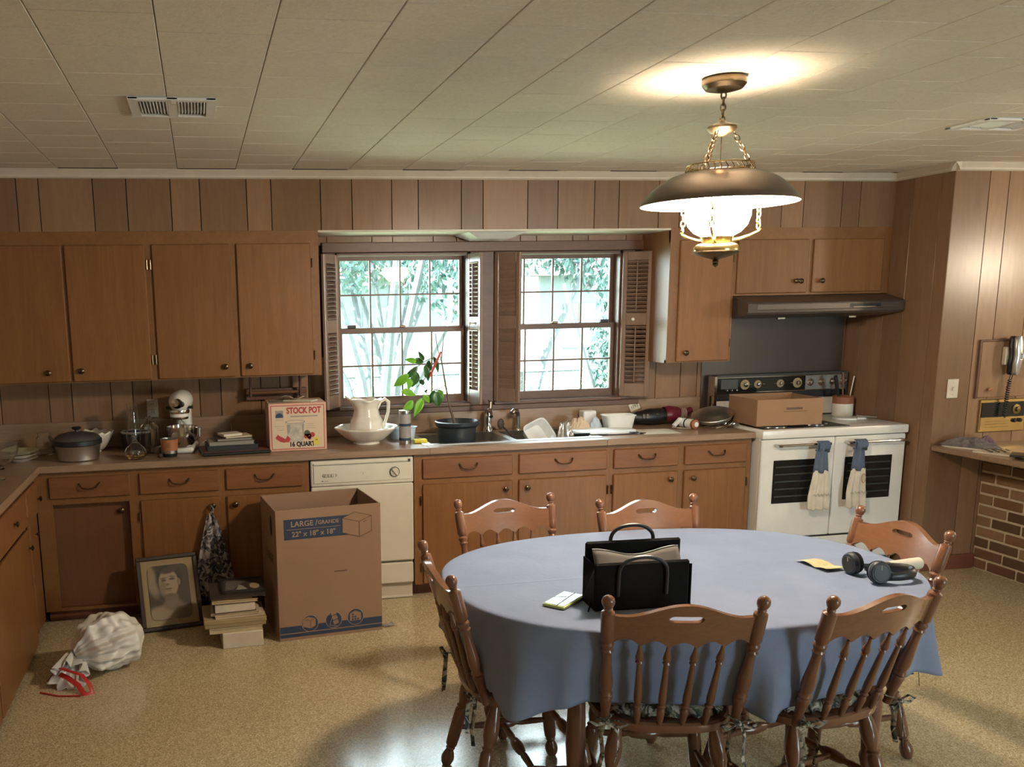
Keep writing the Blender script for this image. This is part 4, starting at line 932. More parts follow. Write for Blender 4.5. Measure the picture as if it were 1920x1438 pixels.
# black tray with books
ty = thing('serving_tray', 'flat black tray under the stacked books on the counter', 'tray', (-.415, -.40, c0), D(5))
B(-.195, .195, -.150, .150, 0, .018, bev=.006).build('tray_body', 'book_black', ty, flat=True); B(-.185, .185, -.13, .13, .0175, .0195).build('inlay', 'book_red', ty)
def book(name, label, x, y, z, w, d, h, rz, cover, page='paper_grey', group=None, tilt=0):
    t = thing(name, label, 'book', (x, y, z), rz, group); e = .004; mm = Matrix.Rotation(tilt, 4, 'Y')
    m = MB(mm); m.box(-w/2, w/2, -d/2, d/2, 0, .003); m.box(-w/2, w/2, -d/2, d/2, h-.003, h); m.box(-w/2, -w/2+.004, -d/2, d/2, .003, h-.003); m.build('cover', cover, t, flat=True)
    m = MB(mm); m.box(-w/2+.004, w/2-e, -d/2+e, d/2-e, .003, h-.003); m.build('pages', page, t, flat=True); return t
zb = c0+.0200
G = 'books stacked on the black tray'
book('hardback_book', 'large black hardback lowest on the counter tray', -.43, -.41, zb, .29, .22, .032, D(4), 'book_black', 'book_black', G)
book('hardback_book', 'grey hardback second from the bottom on the counter tray', -.435, -.42, zb+.0325, .255, .19, .020, D(4), 'paper_grey', 'paper_grey', G)
book('hardback_book', 'slim grey book third from the bottom on the counter tray', -.42, -.42, zb+.053, .20, .16, .016, D(6), 'book_dark', 'paper_grey', G)
book('notebook', 'cream notepad lying under the topmost booklet on the tray', -.40, -.43, zb+.0695, .155, .12, .009, D(14), 'paper_cream', 'paper', G)
book('notebook', 'topmost small cream booklet on the counter tray', -.435, -.43, zb+.079, .115, .10, .012, D(20), 'paper', 'paper', G)
lobj('glass_vial', 'thin clear glass vial standing behind the cream booklets', 'glass', (-.425, -.30, zb+.055), [(0, 0), (.006, 0), (.006, .075), (.003, .08), (.003, .095), (0, .096)], 'clear_glass', 12)
# stock pot carton
sb = thing('stockpot_box', 'printed stock pot carton with a red STOCK POT title', 'box', (-.048, -.36, c0), D(0))
bw_, bd_, bh_ = .332, .27, .276; fy = -.14
B(-bw_/2, bw_/2, fy, fy+bd_, 0, bh_, bev=.002).build('carton', 'box_pink', sb, flat=True)
B(-bw_/2+.012, bw_/2-.012, fy-.0006, fy+.001, .010, bh_-.012).build('front_print', 'print_red', sb); B(-bw_/2+.016, bw_/2-.016, fy-.0012, fy+.001, .014, bh_-.016).build('front_field', 'box_cream', sb)
yq = fy-.0016
text('STOCK POT', .048, 'print_red', sb, front_m(.036, yq, .232), sx=.76, weight=.0022); text('16 QUART', .036, 'print_black', sb, front_m(.022, yq, .037), sx=.88, weight=.002)
B(-.04, .115, yq-.0002, yq, .196, .203).build('small_print', 'print_grey', sb)
B(-.128, -.082, yq-.0002, yq+.0005, .195, .236).build('badge', 'print_grey', sb); MB().prism([(.021*math.cos(a*PI/12), .018*math.sin(a*PI/12)) for a in range(13)], -.0006, .0002, front_m(-.105, yq-.0002, .203)).build('badge_dome', 'print_blue', sb); B(-.127, -.083, yq-.0003, yq, .194, .203).build('badge_base', 'print_blue', sb)
for z_ in (.178, .186): B(-.128, -.082, yq-.0002, yq, z_, z_+.002).build('script_line', 'print_grey', sb)
for k in range(3):
    B(-.134+.012*(2-k)*.6, -.080, yq-.0002, yq, .122+.011*k, .124+.011*k).build('caption_line', 'print_grey', sb); B(.050, .088+.004*(3-k), yq-.0002, yq, .130+.011*k, .132+.011*k).build('caption_line', 'print_grey', sb)
fm = front_m(0, yq, 0)
MB().prism([(-.066, .158), (.036, .160), (.030, .062), (.018, .052), (-.046, .052), (-.060, .062)], -.0005, .0002, fm).build('pot_picture', 'print_steel', sb); MB().prism([(-.064, .152), (-.045, .154), (-.047, .11), (-.060, .095)], -.0002, .0006, fm).build('pot_shadow', 'print_grey', sb); MB().prism([(.024, .150), (.035, .154), (.030, .09), (.026, .10)], -.0002, .0006, fm).build('pot_shadow', 'print_grey', sb)
MB().prism([(-.015+.058*math.cos(a*PI/12), .168+.011*math.sin(a*PI/12)) for a in range(24)], -.0002, .0007, fm).build('pot_rim', 'print_grey', sb); MB().prism([(-.015+.050*math.cos(a*PI/12), .168+.008*math.sin(a*PI/12)) for a in range(24)], -.0002, .0009, fm).build('pot_mouth', 'box_cream', sb)
MB().prism([(-.132, .078), (-.118, .098), (-.108, .090), (-.090, .080), (-.075, .070), (-.062, .090), (-.045, .072), (-.055, .050), (-.070, .052), (-.085, .050), (-.105, .056), (-.122, .068)], -.0002, .0008, fm).build('lobster_picture', 'print_red', sb)
for a, b, r, mt in ((.052, .100, .018, 'print_green'), (.045, .082, .013, 'print_red'), (.062, .084, .014, 'print_red'), (.082, .090, .015, 'print_red'), (.066, .072, .010, 'maroon')): MB().prism([(a+r*math.cos(q*PI/8), b+r*math.sin(q*PI/8)) for q in range(16)], -.0002, .0008, fm).build('fruit_picture', mt, sb)
B(.088, .122, yq-.0012, yq+.0005, .030, .075).build('yellow_sticker', 'print_yellow', sb); B(.098, .112, yq-.0015, yq, .058, .062).build('sticker_print', 'print_black', sb)
B(-.155, -.02, fy+.06, fy+.2, bh_, bh_+.0006).build('tape_patch', 'paper_grey', sb)
m = MB(Matrix.Translation((.0, -.40, c0+bh_+.001)) @ rotz(-.55)); m.box(-.11, .07, -.045, .045, 0, .006); tag(m.build('envelope', 'paper', flat=True), 'white envelope lying on the stock pot carton', 'envelope')
m = MB(Matrix.Translation((-.055, -.33, c0+bh_+.008)) @ rotz(-.2) @ Matrix.Rotation(-.12, 4, 'X')); m.grid(lambda u, v: ((u-.5)*.13, (v-.5)*.09, .008+.010*math.sin(u*7)), 10, 4); tag(m.build('paper_sheet', 'paper_cream', thick=.002), 'folded cream paper on top of the envelope pile', 'paper')
# paper towel holder under the cabinet
ph_ = thing('towel_holder', 'wooden paper towel holder mounted under the wall cabinet', 'holder', (-.13, -.10, 1.19))
for x in (-.16, .145): B(x-.006, x+.006, -.022, .022, 0, .147, bev=.004).build('bracket', 'trim_wood', ph_, flat=True)
MB().tube([(-.185, 0, .03), (.185, 0, .03)], .009, 10).build('rod', 'crest_wood', ph_); B(-.19, .19, .06, .078, -.02, .05, bev=.003).build('back_board', 'trim_wood', ph_, flat=True)
# far left glass bowl, plates, jar
gb = thing('glass_bowl', 'large clear glass bowl at the left edge of the counter', 'bowl', (-1.69, -.64, c0))
MB().lathe([(0, .012), (.05, .013), (.095, .04), (.125, .09), (.132, .135), (.128, .135), (.120, .09), (.091, .045), (.05, .018), (0, .017)], 36).build('bowl_body', 'clear_glass', gb); MB().lathe([(.05, 0), (.046, .012), (.0, .0125)], 24).build('foot', 'clear_glass', gb)
for k in range(1, 4): lobj('dinner_plate', ('', 'lowest cream plate in the stack behind the glass bowl', 'middle cream plate in the stack behind the glass bowl', 'top green-rimmed plate in the stack behind the glass bowl')[k], 'plate', (-1.61+.004*k, -.395, c0+.020*(k-1)), [(0, 0), (.05, 0), (.06, .008), (.098, .019), (.10, .021), (.096, .021), (.058, .011), (0, .008)], 'china_green' if k == 3 else 'china', 36, 'plates behind the glass bowl')
lobj('glass_jar', 'clear glass jar with bright highlight left of the pot', 'jar', (-1.50, -.20, c0), [(0, 0), (.048, .001), (.052, .02), (.050, .09), (.036, .11), (.036, .13), (.033, .13), (.033, .11), (.046, .09), (.048, .02), (.044, .006), (0, .006)], 'clear_glass', 28)
lobj('saucer_dish', 'small white dish in front of the large glass bowl', 'dish', (-1.64, -1.17, c0), [(0, 0), (.03, 0), (.06, .018), (.062, .02), (.058, .02), (.03, .006), (0, .005)], 'china', 30)
lobj('glass_coaster', 'small clear glass dish between glass bowl and white dish', 'dish', (-1.60, -1.01, c0), [(0, 0), (.03, .001), (.04, .012), (.037, .012), (.028, .005), (0, .005)], 'clear_glass', 24)
# ================================================================ SINK AREA
bs = thing('wash_basin', 'white china wash basin holding the pitcher', 'basin', (.382, -.33, c0))
def basin(u, v): a = 2*PI*u; r = .075+.112*v**.8; r *= 1+.035*v*math.cos(8*a); return (r*math.cos(a), r*math.sin(a), .015+.085*v**1.25)
MB().grid(basin, 64, 12, cu=True).build('basin_body', 'china', bs, thick=.006); MB().lathe([(.082, 0), (.078, .016), (.03, .018), (0, .018)], 32).build('foot', 'china', bs)
pc = thing('water_pitcher', 'tall white china pitcher standing in the wash basin', 'pitcher', (.385, -.33, c0+.020))
def pitch(u, v):
    a = 2*PI*u; z = .245*v; pr = [(0, .060), (.10, .085), (.28, .098), (.45, .094), (.62, .076), (.78, .067), (.90, .075), (1.0, .092)]
    for (v0, r0), (v1, r1) in zip(pr, pr[1:]):
        if v0 <= v <= v1+1e-9: q = (v-v0)/(v1-v0); q = q*q*(3-2*q); r = r0+(r1-r0)*q; break
    lip = max(0, (v-.72)/.28); sp_ = max(0, math.cos(a-PI))**3; r *= 1+.02*math.cos(8*a)*min(1, v*2)
    return ((r+.035*lip*sp_)*math.cos(a), r*math.sin(a), z+.018*lip*sp_+.006*lip*math.cos(6*a))
MB().grid(pitch, 56, 26, cu=True).build('pitcher_body', 'china', pc, thick=.006); MB().lathe([(.06, 0), (.05, .003), (0, .004)], 30).build('base', 'china', pc)
MB().tube([(.062, 0, .175), (.085, 0, .225), (.115, 0, .242), (.137, 0, .222), (.135, 0, .165), (.118, 0, .11), (.094, 0, .070)], [.010, .011, .012, .012, .011, .010, .010], 10).build('handle', 'china', pc)
cc = thing('cleanser_canister', 'grey cylindrical cleanser canister beside the basin', 'canister', (.602, -.42, c0))
MB().lathe([(0, 0), (.036, 0), (.036, .02)], 28).build('base_ring', 'steel', cc); MB().lathe([(.0355, .02), (.0355, .178)], 28, cap=False).build('label_wrap', 'can_grey', cc); MB().lathe([(.0362, .106), (.0362, .122)], 28, cap=False).build('blue_band', 'print_blue', cc); MB().lathe([(.036, .178), (.037, .185), (.035, .200), (0, .201)], 28).build('cap', 'steel', cc)
MB().lathe([(.0362, .020), (.0362, .036)], 28, cap=False).build('dark_band', 'print_blue', cc)
for k in range(5): MB().add([(.0361*math.cos(a), .0361*math.sin(a), .045+.011*k+d) for a in (-2.1, -1.85, -1.6, -1.35, -1.1) for d in (0, .003)], [(0, 2, 3, 1), (2, 4, 5, 3), (4, 6, 7, 5), (6, 8, 9, 7)]).build('print_line', 'paper_grey', cc)
tag(B(.655, .735, -.445, -.395, c0, c0+.022, bev=.006, seg=2).build('dish_sponge', 'sponge_yellow'), 'yellow dish sponge beside the cleanser canister', 'sponge')
lobj('plastic_cup', 'pale blue plastic cup behind the cleanser canister', 'cup', (.665, -.28, c0), [(0, 0), (.026, 0), (.036, .075), (.046, .082), (.043, .082), (.033, .074), (.024, .004), (0, .004)], 'pale_blue', 24)
lobj('plastic_tub', 'pale blue plastic tub tucked behind the wash basin', 'tub', (.585, -.22, c0), [(0, 0), (.04, 0), (.052, .07), (.05, .07), (.038, .004), (0, .004)], 'pale_blue', 24)
# potted plant in the left bowl
pp = thing('potted_plant', 'young leafy tree in a navy plastic pot in the sink', 'plant', (.946, -.345, .757))
pz = .757; px_, py_ = .946, -.345
pot = MB().lathe([(0, 0), (.098, 0), (.102, .01), (.118, .235), (.124, .238), (.136, .250), (.137, .268), (.128, .272), (.122, .262), (.114, .240), (0, .240)], 40).build('pot', 'pot_navy', pp)
MB().lathe([(.112, .238), (.06, .246), (0, .244)], 30, cap=False).build('soil', 'soil', pp)
LV = [(0.689, 1.396, 0.623, 1.414), (0.676, 1.399, 0.752, 1.394), (0.742, 1.4, 0.71, 1.452), (0.71, 1.365, 0.619, 1.281), (0.638, 1.326, 0.553, 1.247), (0.704, 1.334, 0.679, 1.238), (0.656, 1.295, 0.65, 1.233), (0.592, 1.225, 0.687, 1.199), (0.741, 1.374, 0.762, 1.281), (0.784, 1.399, 0.767, 1.291), (0.8, 1.424, 0.834, 1.325), (0.725, 1.277, 0.764, 1.25), (0.665, 1.166, 0.601, 1.096), (0.727, 1.179, 0.667, 1.072), (0.729, 1.194, 0.777, 1.146), (0.756, 1.209, 0.793, 1.205), (0.815, 1.212, 0.825, 1.118), (0.842, 1.221, 0.868, 1.147), (.820, 1.215, .800, 1.125)]
LW = [.020, .024, .016, .022, .032, .034, .026, .026, .024, .028, .018, .018, .032, .030, .020, .014, .040, .022, .026]
LB = {0, 4, 6, 7, 12, 13, 14, 17}
for k, (a, b, c, d) in enumerate(LV):
    dy = R.uniform(-.05, .05); p0 = Vector((a-px_, -.33-py_+dy, b-pz)); p1 = Vector((c-px_, -.33-py_+dy+R.uniform(-.03, .03), d-pz)); ax = p1-p0; sd = ax.cross(Vector((R.uniform(-.3, .3), 1, R.uniform(-.3, .3)))).normalized(); up = ax.cross(sd).normalized()
    def lf(u, v): w_ = LW[k]*math.sin(PI*(u**.8))**.9*.85; s_ = (v-.5)*2; return p0+ax*u+sd*w_*s_+up*(.012*abs(s_)*math.sin(PI*u)-.02*u*u)
    MB().grid(lf, 11, 5).build('leaf', 'leaf_bright' if k in LB else 'leaf_dark', pp, thick=.0008)
J = lambda pts: [(a-px_, -.33-py_, b-pz) for a, b in pts]
MB().tube(J([(.935, 1.0), (.93, 1.03), (.9, 1.131), (.879, 1.246), (.853, 1.402), (.87, 1.559)]), [.009, .0085, .0065, .005, .0035, .0015], 8).build('stem', 'stem_brown', pp)
for q in ([(.853, 1.402), (.832, 1.459), (.822, 1.515), (.818, 1.56)], [(.853, 1.40), (.795, 1.415), (.731, 1.385), (.66, 1.33)], [(.879, 1.246), (.85, 1.235), (.815, 1.217)], [(.885, 1.20), (.80, 1.225), (.729, 1.189), (.66, 1.17)], [(.80, 1.41), (.75, 1.29), (.70, 1.24)]): MB().tube(J(q), .0022, 6).build('branch', 'stem_brown', pp)
q = J([(.837, 1.453), (.80, 1.38), (.767, 1.307)]); m = MB(); m.tube([(a, b-.055, c) for a, b, c in q], [.007, .010, .009], 8, flat=.8); m.build('marker_ribbon', 'red_tie', pp)
# items in the right bowl and along the counter
tk = thing('plastic_container', 'cloudy takeout container tipped on edge in the sink', 'container', (1.47, -.30, .80), D(12))
mm = Matrix.Translation((0, 0, .10)) @ Matrix.Rotation(D(58), 4, 'X') @ Matrix.Rotation(D(20), 4, 'Z'); m = MB(mm)
vs = []
for s, z_ in ((.075, 0), (.092, .055), (.100, .058)): vs += [(x*s/.1, y*s/.1, z_) for x, y in superel(.1, .085, 5, 32)]
fs = [tuple(range(32))[::-1]]+[(k*32+i, k*32+(i+1) % 32, (k+1)*32+(i+1) % 32, (k+1)*32+i) for k in range(2) for i in range(32)]; m.add(vs, fs); m.build('tub', 'frosted_plastic', tk, thick=.002)
rb = MB(mm); rb.box(-.03, .03, -.02, .02, -.004, .0, bev=.002); rb.build('base_mark', 'paper', tk, flat=True)
bk_ = thing('dish_rack_tray', 'light blue plastic dish tray lying in the sink', 'tray', (1.37, -.455, .83), D(-4)); m = MB(Matrix.Rotation(.2, 4, 'Y')); m.box(-.12, .12, -.05, .05, 0, .02, bev=.006); m.box(-.12, .12, -.05, -.042, .02, .06, bev=.003); m.build('tray_body', 'light_blue', bk_)
sn = thing('wooden_spoon', 'dark brown slotted spoon leaning in the sink', 'spoon', (1.33, -.22, .78), D(10)); MB().tube([(.10, -.02, .0), (.03, .0, .10), (-.03, .03, .175)], .006, 8).build('handle', 'book_dark', sn); MB().ball((-.045, .038, .195), .032, 12, (.8, .35, 1.1)).build('spoon_head', 'book_dark', sn)
tag(rumple(1.645, -.36, .885, .055, .05, .13, 5, k=7).build('plastic_wrap', 'silver_plastic', thick=.001), 'crumpled clear plastic bag standing in the right sink bowl', 'plastic bag')
tag(rumple(1.52, -.46, .90, .02, .02, .025, 6).build('pill_wrapper', 'pale_blue', thick=.001), 'small pale blue scrap on the sink edge', 'wrapper')
bb = thing('chopping_tray', 'white oval platter with dark rim beside the sink', 'platter', (1.90, -.36, c0), D(-8))
MB().prism(superel(.20, .115, 2.6, 40), .004, .016).build('board', 'white_plastic', bb); MB().prism(superel(.206, .121, 2.6, 40), 0, .006).build('rim', 'dark_grey', bb)
kn = thing('table_knife', 'black-handled knife lying across the sink corner', 'knife', (1.76, -.47, c0+.008), D(-12)); B(-.10, .0, -.008, .008, 0, .01, bev=.003).build('handle', 'black_plastic', kn, flat=True); B(0, .11, -.009, .009, .003, .006).build('blade', 'steel', kn, flat=True)
tag(rumple(1.80, -.20, c0, .075, .06, .095, 8, k=8).build('flower_cloth', 'box_cream', thick=.002), 'bunched cream floral dish cloth right of the sink', 'cloth')
tag(rumple(1.925, -.165, c0, .05, .045, .07, 9, k=8).build('blue_cloth', 'pale_blue', thick=.002), 'bunched pale blue cloth beside the cream dish cloth', 'cloth')
tag(B(1.865, 1.955, -.13, -.05, c0, c0+.11, bev=.006).build('recipe_box', 'white_plastic'), 'small white plastic box behind the white tub', 'box')
wb_ = thing('food_tub', 'white rectangular plastic food tub on the counter', 'tub', (2.065, -.215, c0), D(-3))
m = MB(); vs = []
for s, z_ in ((.80, 0), (.84, .006), (.98, .082), (1.06, .085), (1.05, .090), (.96, .088), (.80, .010)): vs += [(x*s, y*s, z_) for x, y in superel(.100, .070, 5, 32)]
fs = [tuple(range(32))[::-1], tuple(range(192, 224))]+[(k*32+i, k*32+(i+1) % 32, (k+1)*32+(i+1) % 32, (k+1)*32+i) for k in range(6) for i in range(32)]; m.add(vs, fs); m.build('tub_body', 'white_plastic', wb_)
tg = thing('price_tag', 'small white printed tag standing at the backsplash beside the shutter', 'tag', (2.28, -.030, 1.005), 0)
mm = Matrix.Rotation(-.38, 4, 'Y') @ Matrix.Rotation(-.12, 4, 'X'); m = MB(mm); m.box(-.036, .036, -.001, .001, 0, .052); m.build('card', 'paper', tg); text('1793', .030, 'print_black', tg, mm @ front_m(0, -.0016, .026), sx=.9); m = MB(); m.tube([(.03, 0, .05), (.045, 0, .0), (.06, -.01, -.085)], .0015, 5); m.build('string', 'paper_grey', tg)
# hand vacuum
hv = thing('hand_vacuum', 'black and maroon hand vacuum lying on the counter', 'vacuum', (2.40, -.125, c0), D(2))
def prof_fn(pr, v):
    for (v0, r0), (v1, r1) in zip(pr, pr[1:]):
        if v0 <= v <= v1+1e-9: q = (v-v0)/(v1-v0); q = q*q*(3-2*q); return r0+(r1-r0)*q
    return pr[-1][1]
VP = [(0, .008), (.06, .026), (.3, .044), (.6, .057), (.85, .056), (1, .050)]
MB().grid(lambda u, v: (-.23+.27*v, prof_fn(VP, v)*math.cos(2*PI*u), max(.001, .052+.006*v+prof_fn(VP, v)*.95*math.sin(2*PI*u))), 24, 20, cu=True).build('dust_cup', 'black_plastic', hv)
VH = [(0, .052), (.2, .057), (.5, .046), (.75, .026), (1, .022)]
MB().grid(lambda u, v: (.03+.18*v, prof_fn(VH, v)*math.cos(2*PI*u), max(.012, .062+.015*v+prof_fn(VH, v)*math.sin(2*PI*u))), 24, 16, cu=True).build('motor_body', 'maroon', hv)
MB().tube([(.19, 0, .078), (.235, 0, .088)], [.022, .020], 16).build('handle_end', 'maroon', hv)
for x in (-.135, -.108, -.04): B(x-.009, x+.009, -.052, -.046, .05, .082, bev=.003).build('chrome_mark', 'chrome', hv, flat=True)
for k in range(6): MB().tube([(.135+.011*k+.03*math.cos(q*PI/8)*.25, .034*math.cos(q*PI/8), .066+.034*math.sin(q*PI/8)) for q in range(16)], .0028, 6, closed=True).build('cord_loop', 'coil_beige', hv)
MB().lathe([(0, 0), (.026, 0), (.030, .01), (.030, .02), (0, .022)], 18, Matrix.Translation((.12, -.06, 0))).build('cord_reel', 'black_plastic', hv)
pg = thing('power_plug', 'white adapter plug with a thin cord on the counter', 'plug', (2.435, -.31, c0+.042), D(25)); m = MB(Matrix.Rotation(-.55, 4, 'Y')); m.box(-.05, .03, -.013, .013, -.012, .012, bev=.005); m.build('body', 'white_plastic', pg); MB().tube([(-.045, 0, -.02), (-.085, -.02, -.029), (-.08, -.06, -.029), (-.06, -.10, -.029), (-.05, -.13, -.028)], .0018, 5).build('cord', 'paper', pg)
bt = thing('pill_bottle', 'brown and white bottle lying on the counter', 'bottle', (2.49, -.36, c0+.031), D(14)); mm = Matrix.Rotation(PI/2, 4, 'X'); MB().lathe([(0, -.075), (.026, -.075), (.030, -.07), (.030, .02), (.030, .03)], 24, mm).build('label_wrap', 'white_plastic', bt); MB().lathe([(.0305, -.03), (.0305, -.018)], 24, mm, cap=False).build('stripe', 'print_blue', bt); MB().lathe([(.030, .03), (.031, .034), (.031, .05), (.026, .054), (.016, .055)], 24, mm, cap=True).build('cap', 'terracotta', bt); MB().lathe([(.016, .0555), (.016, .058), (0, .058)], 20, mm).build('cap_disc', 'white_plastic', bt)
ld_ = thing('steamer_lid', 'round steel lid leaning over the utensils by the range', 'lid', (2.68, -.30, c0+.075), D(5)); mm = Matrix.Rotation(D(-14), 4, 'Y') @ Matrix.Rotation(D(10), 4, 'X'); MB().lathe([(0, .028), (.06, .027), (.095, .020), (.118, .006), (.130, .004), (.132, 0), (.118, -.002), (.095, .012), (0, .022)], 36, mm).build('lid_dome', 'aluminium', ld_); MB().lathe([(.118, -.006), (.124, -.010), (.118, -.024), (.108, -.026), (.10, -.02)], 36, mm, cap=False).build('lid_rim', 'aluminium', ld_)
for k, (x0, y0, x1, y1, lab) in enumerate(((2.56, -.40, 2.74, -.33, 'steel serving fork lying in front of the lid'), (2.58, -.44, 2.76, -.40, 'steel spoon nearest the counter edge by the range'), (2.55, -.34, 2.72, -.25, 'steel ladle lying half under the leaning lid'))):
    t = thing('utensil', lab, 'utensil', (x0, y0, c0+.004), math.atan2(y1-y0, x1-x0), 'steel utensils by the range'); L = math.hypot(x1-x0, y1-y0)
    MB().tube([(0, 0, .004), (L*.5, 0, .010), (L*.75, 0, .006)], [.005, .004, .003], 8).build('handle', 'chrome', t); MB().ball((L*.92, 0, .010), .026, 12, (1.2, .8, .35)).build('utensil_head', 'chrome', t)
wh = thing('whisk', 'steel balloon whisk lying at the end of the counter', 'whisk', (2.70, -.46, c0+.024), D(12)); MB().tube([(-.10, 0, -.012), (0, 0, 0)], .007, 8).build('handle', 'chrome', wh)
m = MB()
for k in range(6): a = PI*k/6; m.tube([(.09*q/12, .024*math.sin(PI*q/12)*math.cos(a), .024*math.sin(PI*q/12)*math.sin(a)) for q in range(13)], .0016, 5)
m.build('whisk_wires', 'chrome', wh)
lobj('salt_shaker', 'small steel shaker at the end of the counter', 'shaker', (2.735, -.36, c0), [(0, 0), (.018, 0), (.02, .03), (.015, .042), (.018, .05), (.01, .058), (0, .059)], 'chrome', 16)
ky = thing('key_ring', 'dark keys lying at the front of the counter', 'keys', (2.06, -.50, c0), D(10)); MB().tube([(.014*math.cos(a*PI/8), .014*math.sin(a*PI/8), .004) for a in range(16)], .002, 5, closed=True).build('ring', 'steel', ky)
for k, a in enumerate((.2, 1.0, -.7, 2.6)): m = MB(rotz(a)); m.box(.012, .05, -.007, .007, .002+.003*k, .006+.003*k, bev=.001); m.build('key', 'print_blue' if k % 2 else 'black_plastic', ky, flat=True)
ps = MB(Matrix.Translation((2.22, -.42, c0)) @ rotz(-.1)); ps.box(-.11, .12, -.11, .10, 0, .0015); tag(ps.build('paper_sheet', 'paper', flat=True), 'loose white paper lying before the hand vacuum', 'paper')
# ================================================================ ON THE RANGE
bx = thing('carton', 'low open cardboard carton sitting on the range burners', 'box', (3.03, -.44, .9425), D(-2))
w2, d2, h2, th = .222, .165, .165, .004
B(-w2, w2, -d2, d2, 0, th).build('bottom', 'cardboard_orange', bx); B(-w2, w2, -d2, -d2+th, th, h2, bev=.001).build('side_wall', 'cardboard_orange', bx, flat=True); B(-w2, w2, d2-th, d2, th, h2+.006, bev=.001).build('side_wall', 'cardboard_orange', bx, flat=True)
B(-w2, -w2+th, -d2+th, d2-th, th, h2, bev=.001).build('end_wall', 'cardboard_orange', bx, flat=True); B(w2-th, w2, -d2+th, d2-th, th, h2, bev=.001).build('end_wall', 'cardboard_orange', bx, flat=True)
for k, (a, b, c, d) in enumerate(((-.055, .055, .098, .112), (-.075, .085, .086, .0895))): B(.03+a, .03+b, -d2-.0006, -d2, c, d).build('faded_print', 'print_brown', bx)
cr = thing('utensil_crock', 'cream stoneware crock holding cooking utensils on the range', 'crock', (3.715, -.19, .9275))
MB().lathe([(0, 0), (.062, 0), (.066, .006), (.066, .085)], 32).build('body', 'china', cr); MB().lathe([(.066, .085), (.066, .128), (.070, .132), (.064, .136), (.058, .13), (.058, .02), (0, .018)], 32).build('glazed_rim', 'terracotta', cr)
CU = [((-.02, -.01), (-.075, -.02, .255), 'black_plastic', .013, 'black-handled spatula slanting out of the crock'), ((.01, .01), (.005, .03, .27), 'trim_wood', .009, 'wooden spoon standing upright in the crock'), ((.03, 0), (.05, .01, .245), 'steel', .007, 'steel utensil at the right of the crock'), ((.0, .02), (-.02, .035, .235), 'crest_wood', .009, 'short wooden handle in the crock')]
for (x, y), (a, b, c), mt, r, lab in CU:
    t = thing('cooking_utensil', lab, 'utensil', (3.715+x, -.19+y, .9275+.021), 0, 'utensils in the crock'); MB().tube([(0, 0, .003), (a*.5, b*.5, c*.5), (a*.85, b*.85, c*.85), (a, b, c)], [r*.6, r*.6, r, r*.9], 10).build('handle', mt, t)
sr = thing('spoon_rest', 'white spoon rest dish on the range in front of the crock', 'dish', (3.62, -.36, .9275), D(-12))
MB().prism([(x*(1 if x < 0 else 1.5), y*(1 if x < .03 else .55)) for x, y in superel(.085, .07, 2.4, 36)], 0, .012).build('dish', 'white_plastic', sr); MB().tube([(.06, -.01, .018), (.18, -.03, .014)], [.012, .006], 8).build('spoon_handle', 'steel', sr)
# towels on the oven handles
def oven_towel(x0, x1, label, seed):
    rr = random.Random(seed); xm = (x0+x1)/2; t = thing('oven_towel', label, 'towel', (xm, -.722, .42), 0, 'hanging kitchen towels'); w_ = x1-x0
    def fold(u, v):
        wd = w_*(.36+.14*min(1, v*1.5)); x = (u-.5)*2*wd+.004*math.sin(v*5+seed); y = -.012+.007*math.sin(u*PI*5+seed)*min(1, v*2+.3)-.006*v; return (x, y, .25*(1-v)+.003*math.sin(u*17+seed)*v)
    MB().grid(fold, 41, 22).build('towel_body', 'towel_cream', t, thick=.005)
    def top(u, v): wd = w_*(.22+.15*v); return ((u-.5)*2*wd, -.015+.008*math.sin(u*PI*3), .43-.19*v+.006*math.sin(u*9)*v)
    MB().grid(top, 25, 8).build('crochet_top', 'towel_blue', t, thick=.008)
    def loop(u, v): a = PI*1.25*v-.2; r = .026; return ((u-.5)*.075+.012, .008-r*math.sin(a)*1.0-.006, .412+.030*math.cos(a)*1.0-.012)
    MB().grid(loop, 9, 14).build('loop', 'towel_blue', t, thick=.007)
    MB().lathe([(.010, 0), (.010, .003), (0, .004)], 14, frame_to((.025, -.036, .375), (.025, -1, .375))).build('button', 'pot_navy', t)
    for k in range(5):
        xa = -.052+.024*k; MB().tube([(xa, -.031, .095), (xa+.006, -.033, .104+.004*(k % 2)), (xa+.014, -.033, .096), (xa+.02, -.031, .088)], .0016, 5).build('stitching', 'print_grey', t)
    if seed == 2: MB().tube([(.03+.016*math.cos(a*PI/8), -.032, .19+.028*math.sin(a*PI/8)) for a in range(16)], .0018, 5, closed=True).build('stitching', 'terracotta', t)
oven_towel(3.100, 3.240, 'cream hanging towel with blue crochet top on the left oven', 1)
oven_towel(3.365, 3.495, 'cream hanging towel with a red motif on the right oven', 2)
# ================================================================ ON THE FLOOR
AB = math.atan2(.062, .565)
mbx = thing('moving_box', 'tall open moving box printed LARGE / GRANDE before the dishwasher', 'box', (-.246, -1.135, 0), AB)
w_, d_, h_, th = .566, .43, .705, .006
B(0, w_, 0, th, 0, h_, bev=.001).build('front_panel', 'cardboard', mbx, flat=True); B(0, w_, d_-th, d_, 0, h_, bev=.001).build('rear_panel', 'cardboard', mbx, flat=True); B(0, th, th, d_-th, 0, h_-.002, bev=.001).build('side_panel', 'cardboard', mbx, flat=True); B(w_-th, w_, th, d_-th, 0, h_-.002, bev=.001).build('side_panel', 'cardboard', mbx, flat=True); B(th, w_-th, th, d_-th, .001, .006).build('bottom_panel', 'cardboard', mbx)
B(.005, w_-.005, -.0004, .001, h_-.0005, h_+.001).build('edge_strip', 'cardboard_edge', mbx)
f = front_m(0, -.0006, 0)
